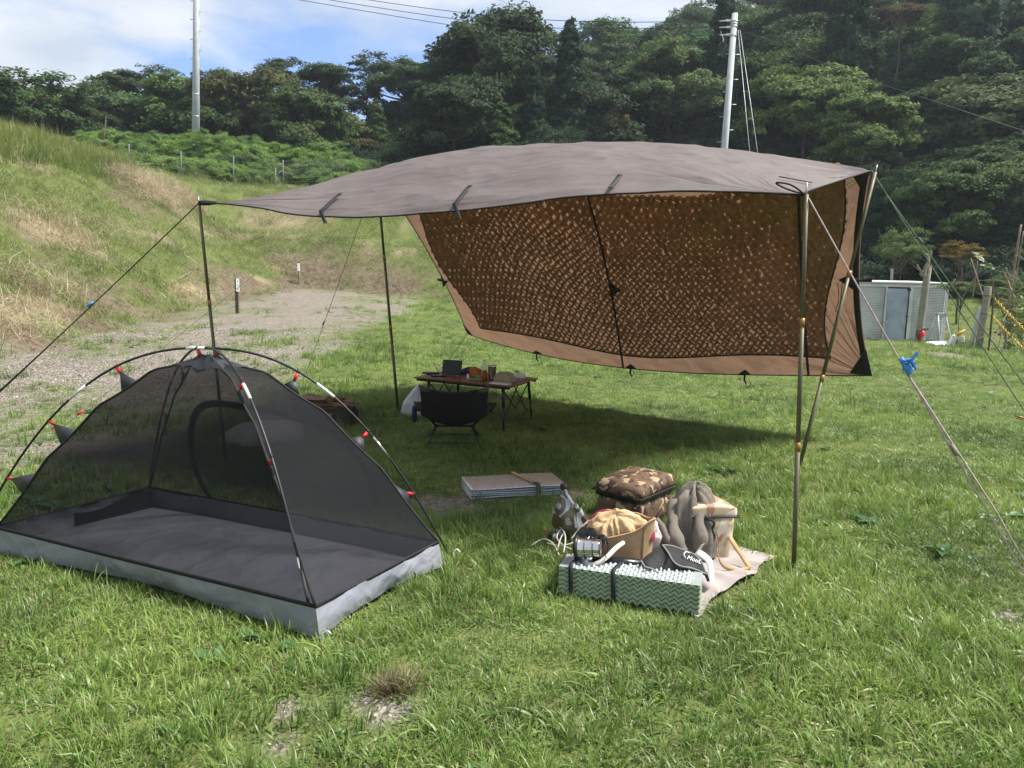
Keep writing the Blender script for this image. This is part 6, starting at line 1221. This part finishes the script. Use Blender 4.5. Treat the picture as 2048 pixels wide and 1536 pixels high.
# bamboo canes
def canes(lab, L, y0c):
    rt = thing('bamboo_trellis', put(L[0][0][0], y0c), lab, 'trellis', 'bamboo trellises in the garden')
    for (a, b, r, d0, d1) in L:
        A_ = at(a[0], a[1], d0); B_ = at(b[0], b[1], d1); n = 8; path = [lerp(A_, B_, k/n) for k in range(n+1)]; mb = MB().add(tube(path, [r*(1-.04*k) for k in range(n+1)], 7))
        for k in range(1, n): mb.add(tube([path[k]-nrm(B_-A_)*.008, path[k]+nrm(B_-A_)*.008], r*(1-.04*k)*1.22, 7))
        part('cane', mb, M['bamboo'], rt)
    return rt
canes('tall bundle of dry bamboo canes at the right edge', [((2012, 640), (2042, 449), .033, 17.5, 17.5), ((2021, 620), (2047, 462), .02, 17.6, 17.5), ((2030, 600), (2009, 546), .024, 17.2, 17.5), ((2024, 563), (2011, 535), .012, 17.3, 17.4), ((1972, 712), (2016, 622), .022, 16.6, 17.4), ((1994, 712), (2010, 640), .024, 16.8, 17.3), ((2011, 712), (2013, 640), .03, 17.3, 17.5), ((2015, 712), (2022, 640), .026, 17.9, 17.6), ((2046, 700), (2025, 600), .022, 18.2, 17.6)], 17.5)
canes('light tripod of thin canes behind the chain post', [((1969, 602), (1942, 517), .022, 20.5, 21), ((1923, 598), (1962, 537), .018, 21.4, 21), ((1945, 600), (1955, 522), .016, 21, 21), ((1896, 578), (1911, 558), .018, 22, 22)], 21)
# dry vine tangle and leafy stems
tw = MB(); r6 = np.random.RandomState(8)
for k in range(60):
    a = at(2030+r6.normal()*16, 620+r6.normal()*45, 17.6+.4*r6.normal()); d_ = r6.normal(size=3)*np.array([.3, .25, .18]); tw.add(tube(spline([a, a+d_*.5+[0, 0, .05], a+d_], 6), np.linspace(.009, .003, 6), 4, False))
DV = thing('dry_vine', put(2030, 17.6), 'tangled dry brown vine over the bamboo bundle', 'plant'); part('stem', tw, M['bamboo'], DV, kind='stuff')
lp = np.array([at(2030+r6.normal()*18, 640+r6.normal()*42, 17.7+.4*r6.normal()) for k in range(420)]); V, F = leaves(lp, r6.normal(size=(420, 3))+[0, 0, .6], .09, r6); M['vleaf'] = pm('vine_leaf_green', (.10, .15, .035), .5, .4, 3, .05, 40, transl=.3); part('leaf', (V, [tuple(q) for q in F]), M['vleaf'], DV, False, kind='stuff')
SP = thing('sapling', put(1986, 16.6), 'thin sapling with large pale leaves arching behind the chain post', 'plant'); st_ = spline([at(1987, 600, 16.6), at(1984, 560, 16.6), at(1978, 535, 16.6), at(1970, 523, 16.6), at(1960, 517, 16.6), at(1948, 517, 16.6)], 20); part('stem', tube([put(1988, 16.6)]+list(st_), np.linspace(.018, .006, 21), 6), M['bark'], SP)
for k in range(12):
    q = st_[8+k]+r6.normal(size=3)*.03 if 8+k < 20 else st_[19]; V, F = leaves(np.array([q+[.04*r6.normal(), -.02, .05*r6.normal()]]), np.array([[.3*r6.normal(), -.8, .8]]), .13, r6, 1.6); part('leaf', (V, [tuple(x) for x in F]), M['vleaf'], SP, False)
# low shrubs along the garden
for (px, py, dd, w, h, cl, lab) in ((2020, 590, 21, 150, 90, MID, 'leafy shrub behind the bamboo bundle'), (1925, 580, 23, 90, 40, LT, 'low yellow green shrub below the orange tree'), (2045, 660, 19, 90, 80, (.11, .15, .045), 'weedy green shrub at the right edge of the garden')):
    named(px, py, dd, 14, w, h, cl, lab, 'shrub', 'shrub', unit=8.0, uh=6.0)
# ================================================================== AIR

hz, t, o = newmat('haze_air'); pv = nd(t, 'ShaderNodeVolumePrincipled', {'Color': (.72, .80, .90, 1), 'Density': .00062, 'Anisotropy': .3}); t.links.new(pv.outputs[0], o.inputs['Volume'])
V_, F_ = box((0, 60, 32), (420, 400, 70)); hb_ = part('haze', (V_, F_), hz, None, False); hb_['kind'] = 'stuff'
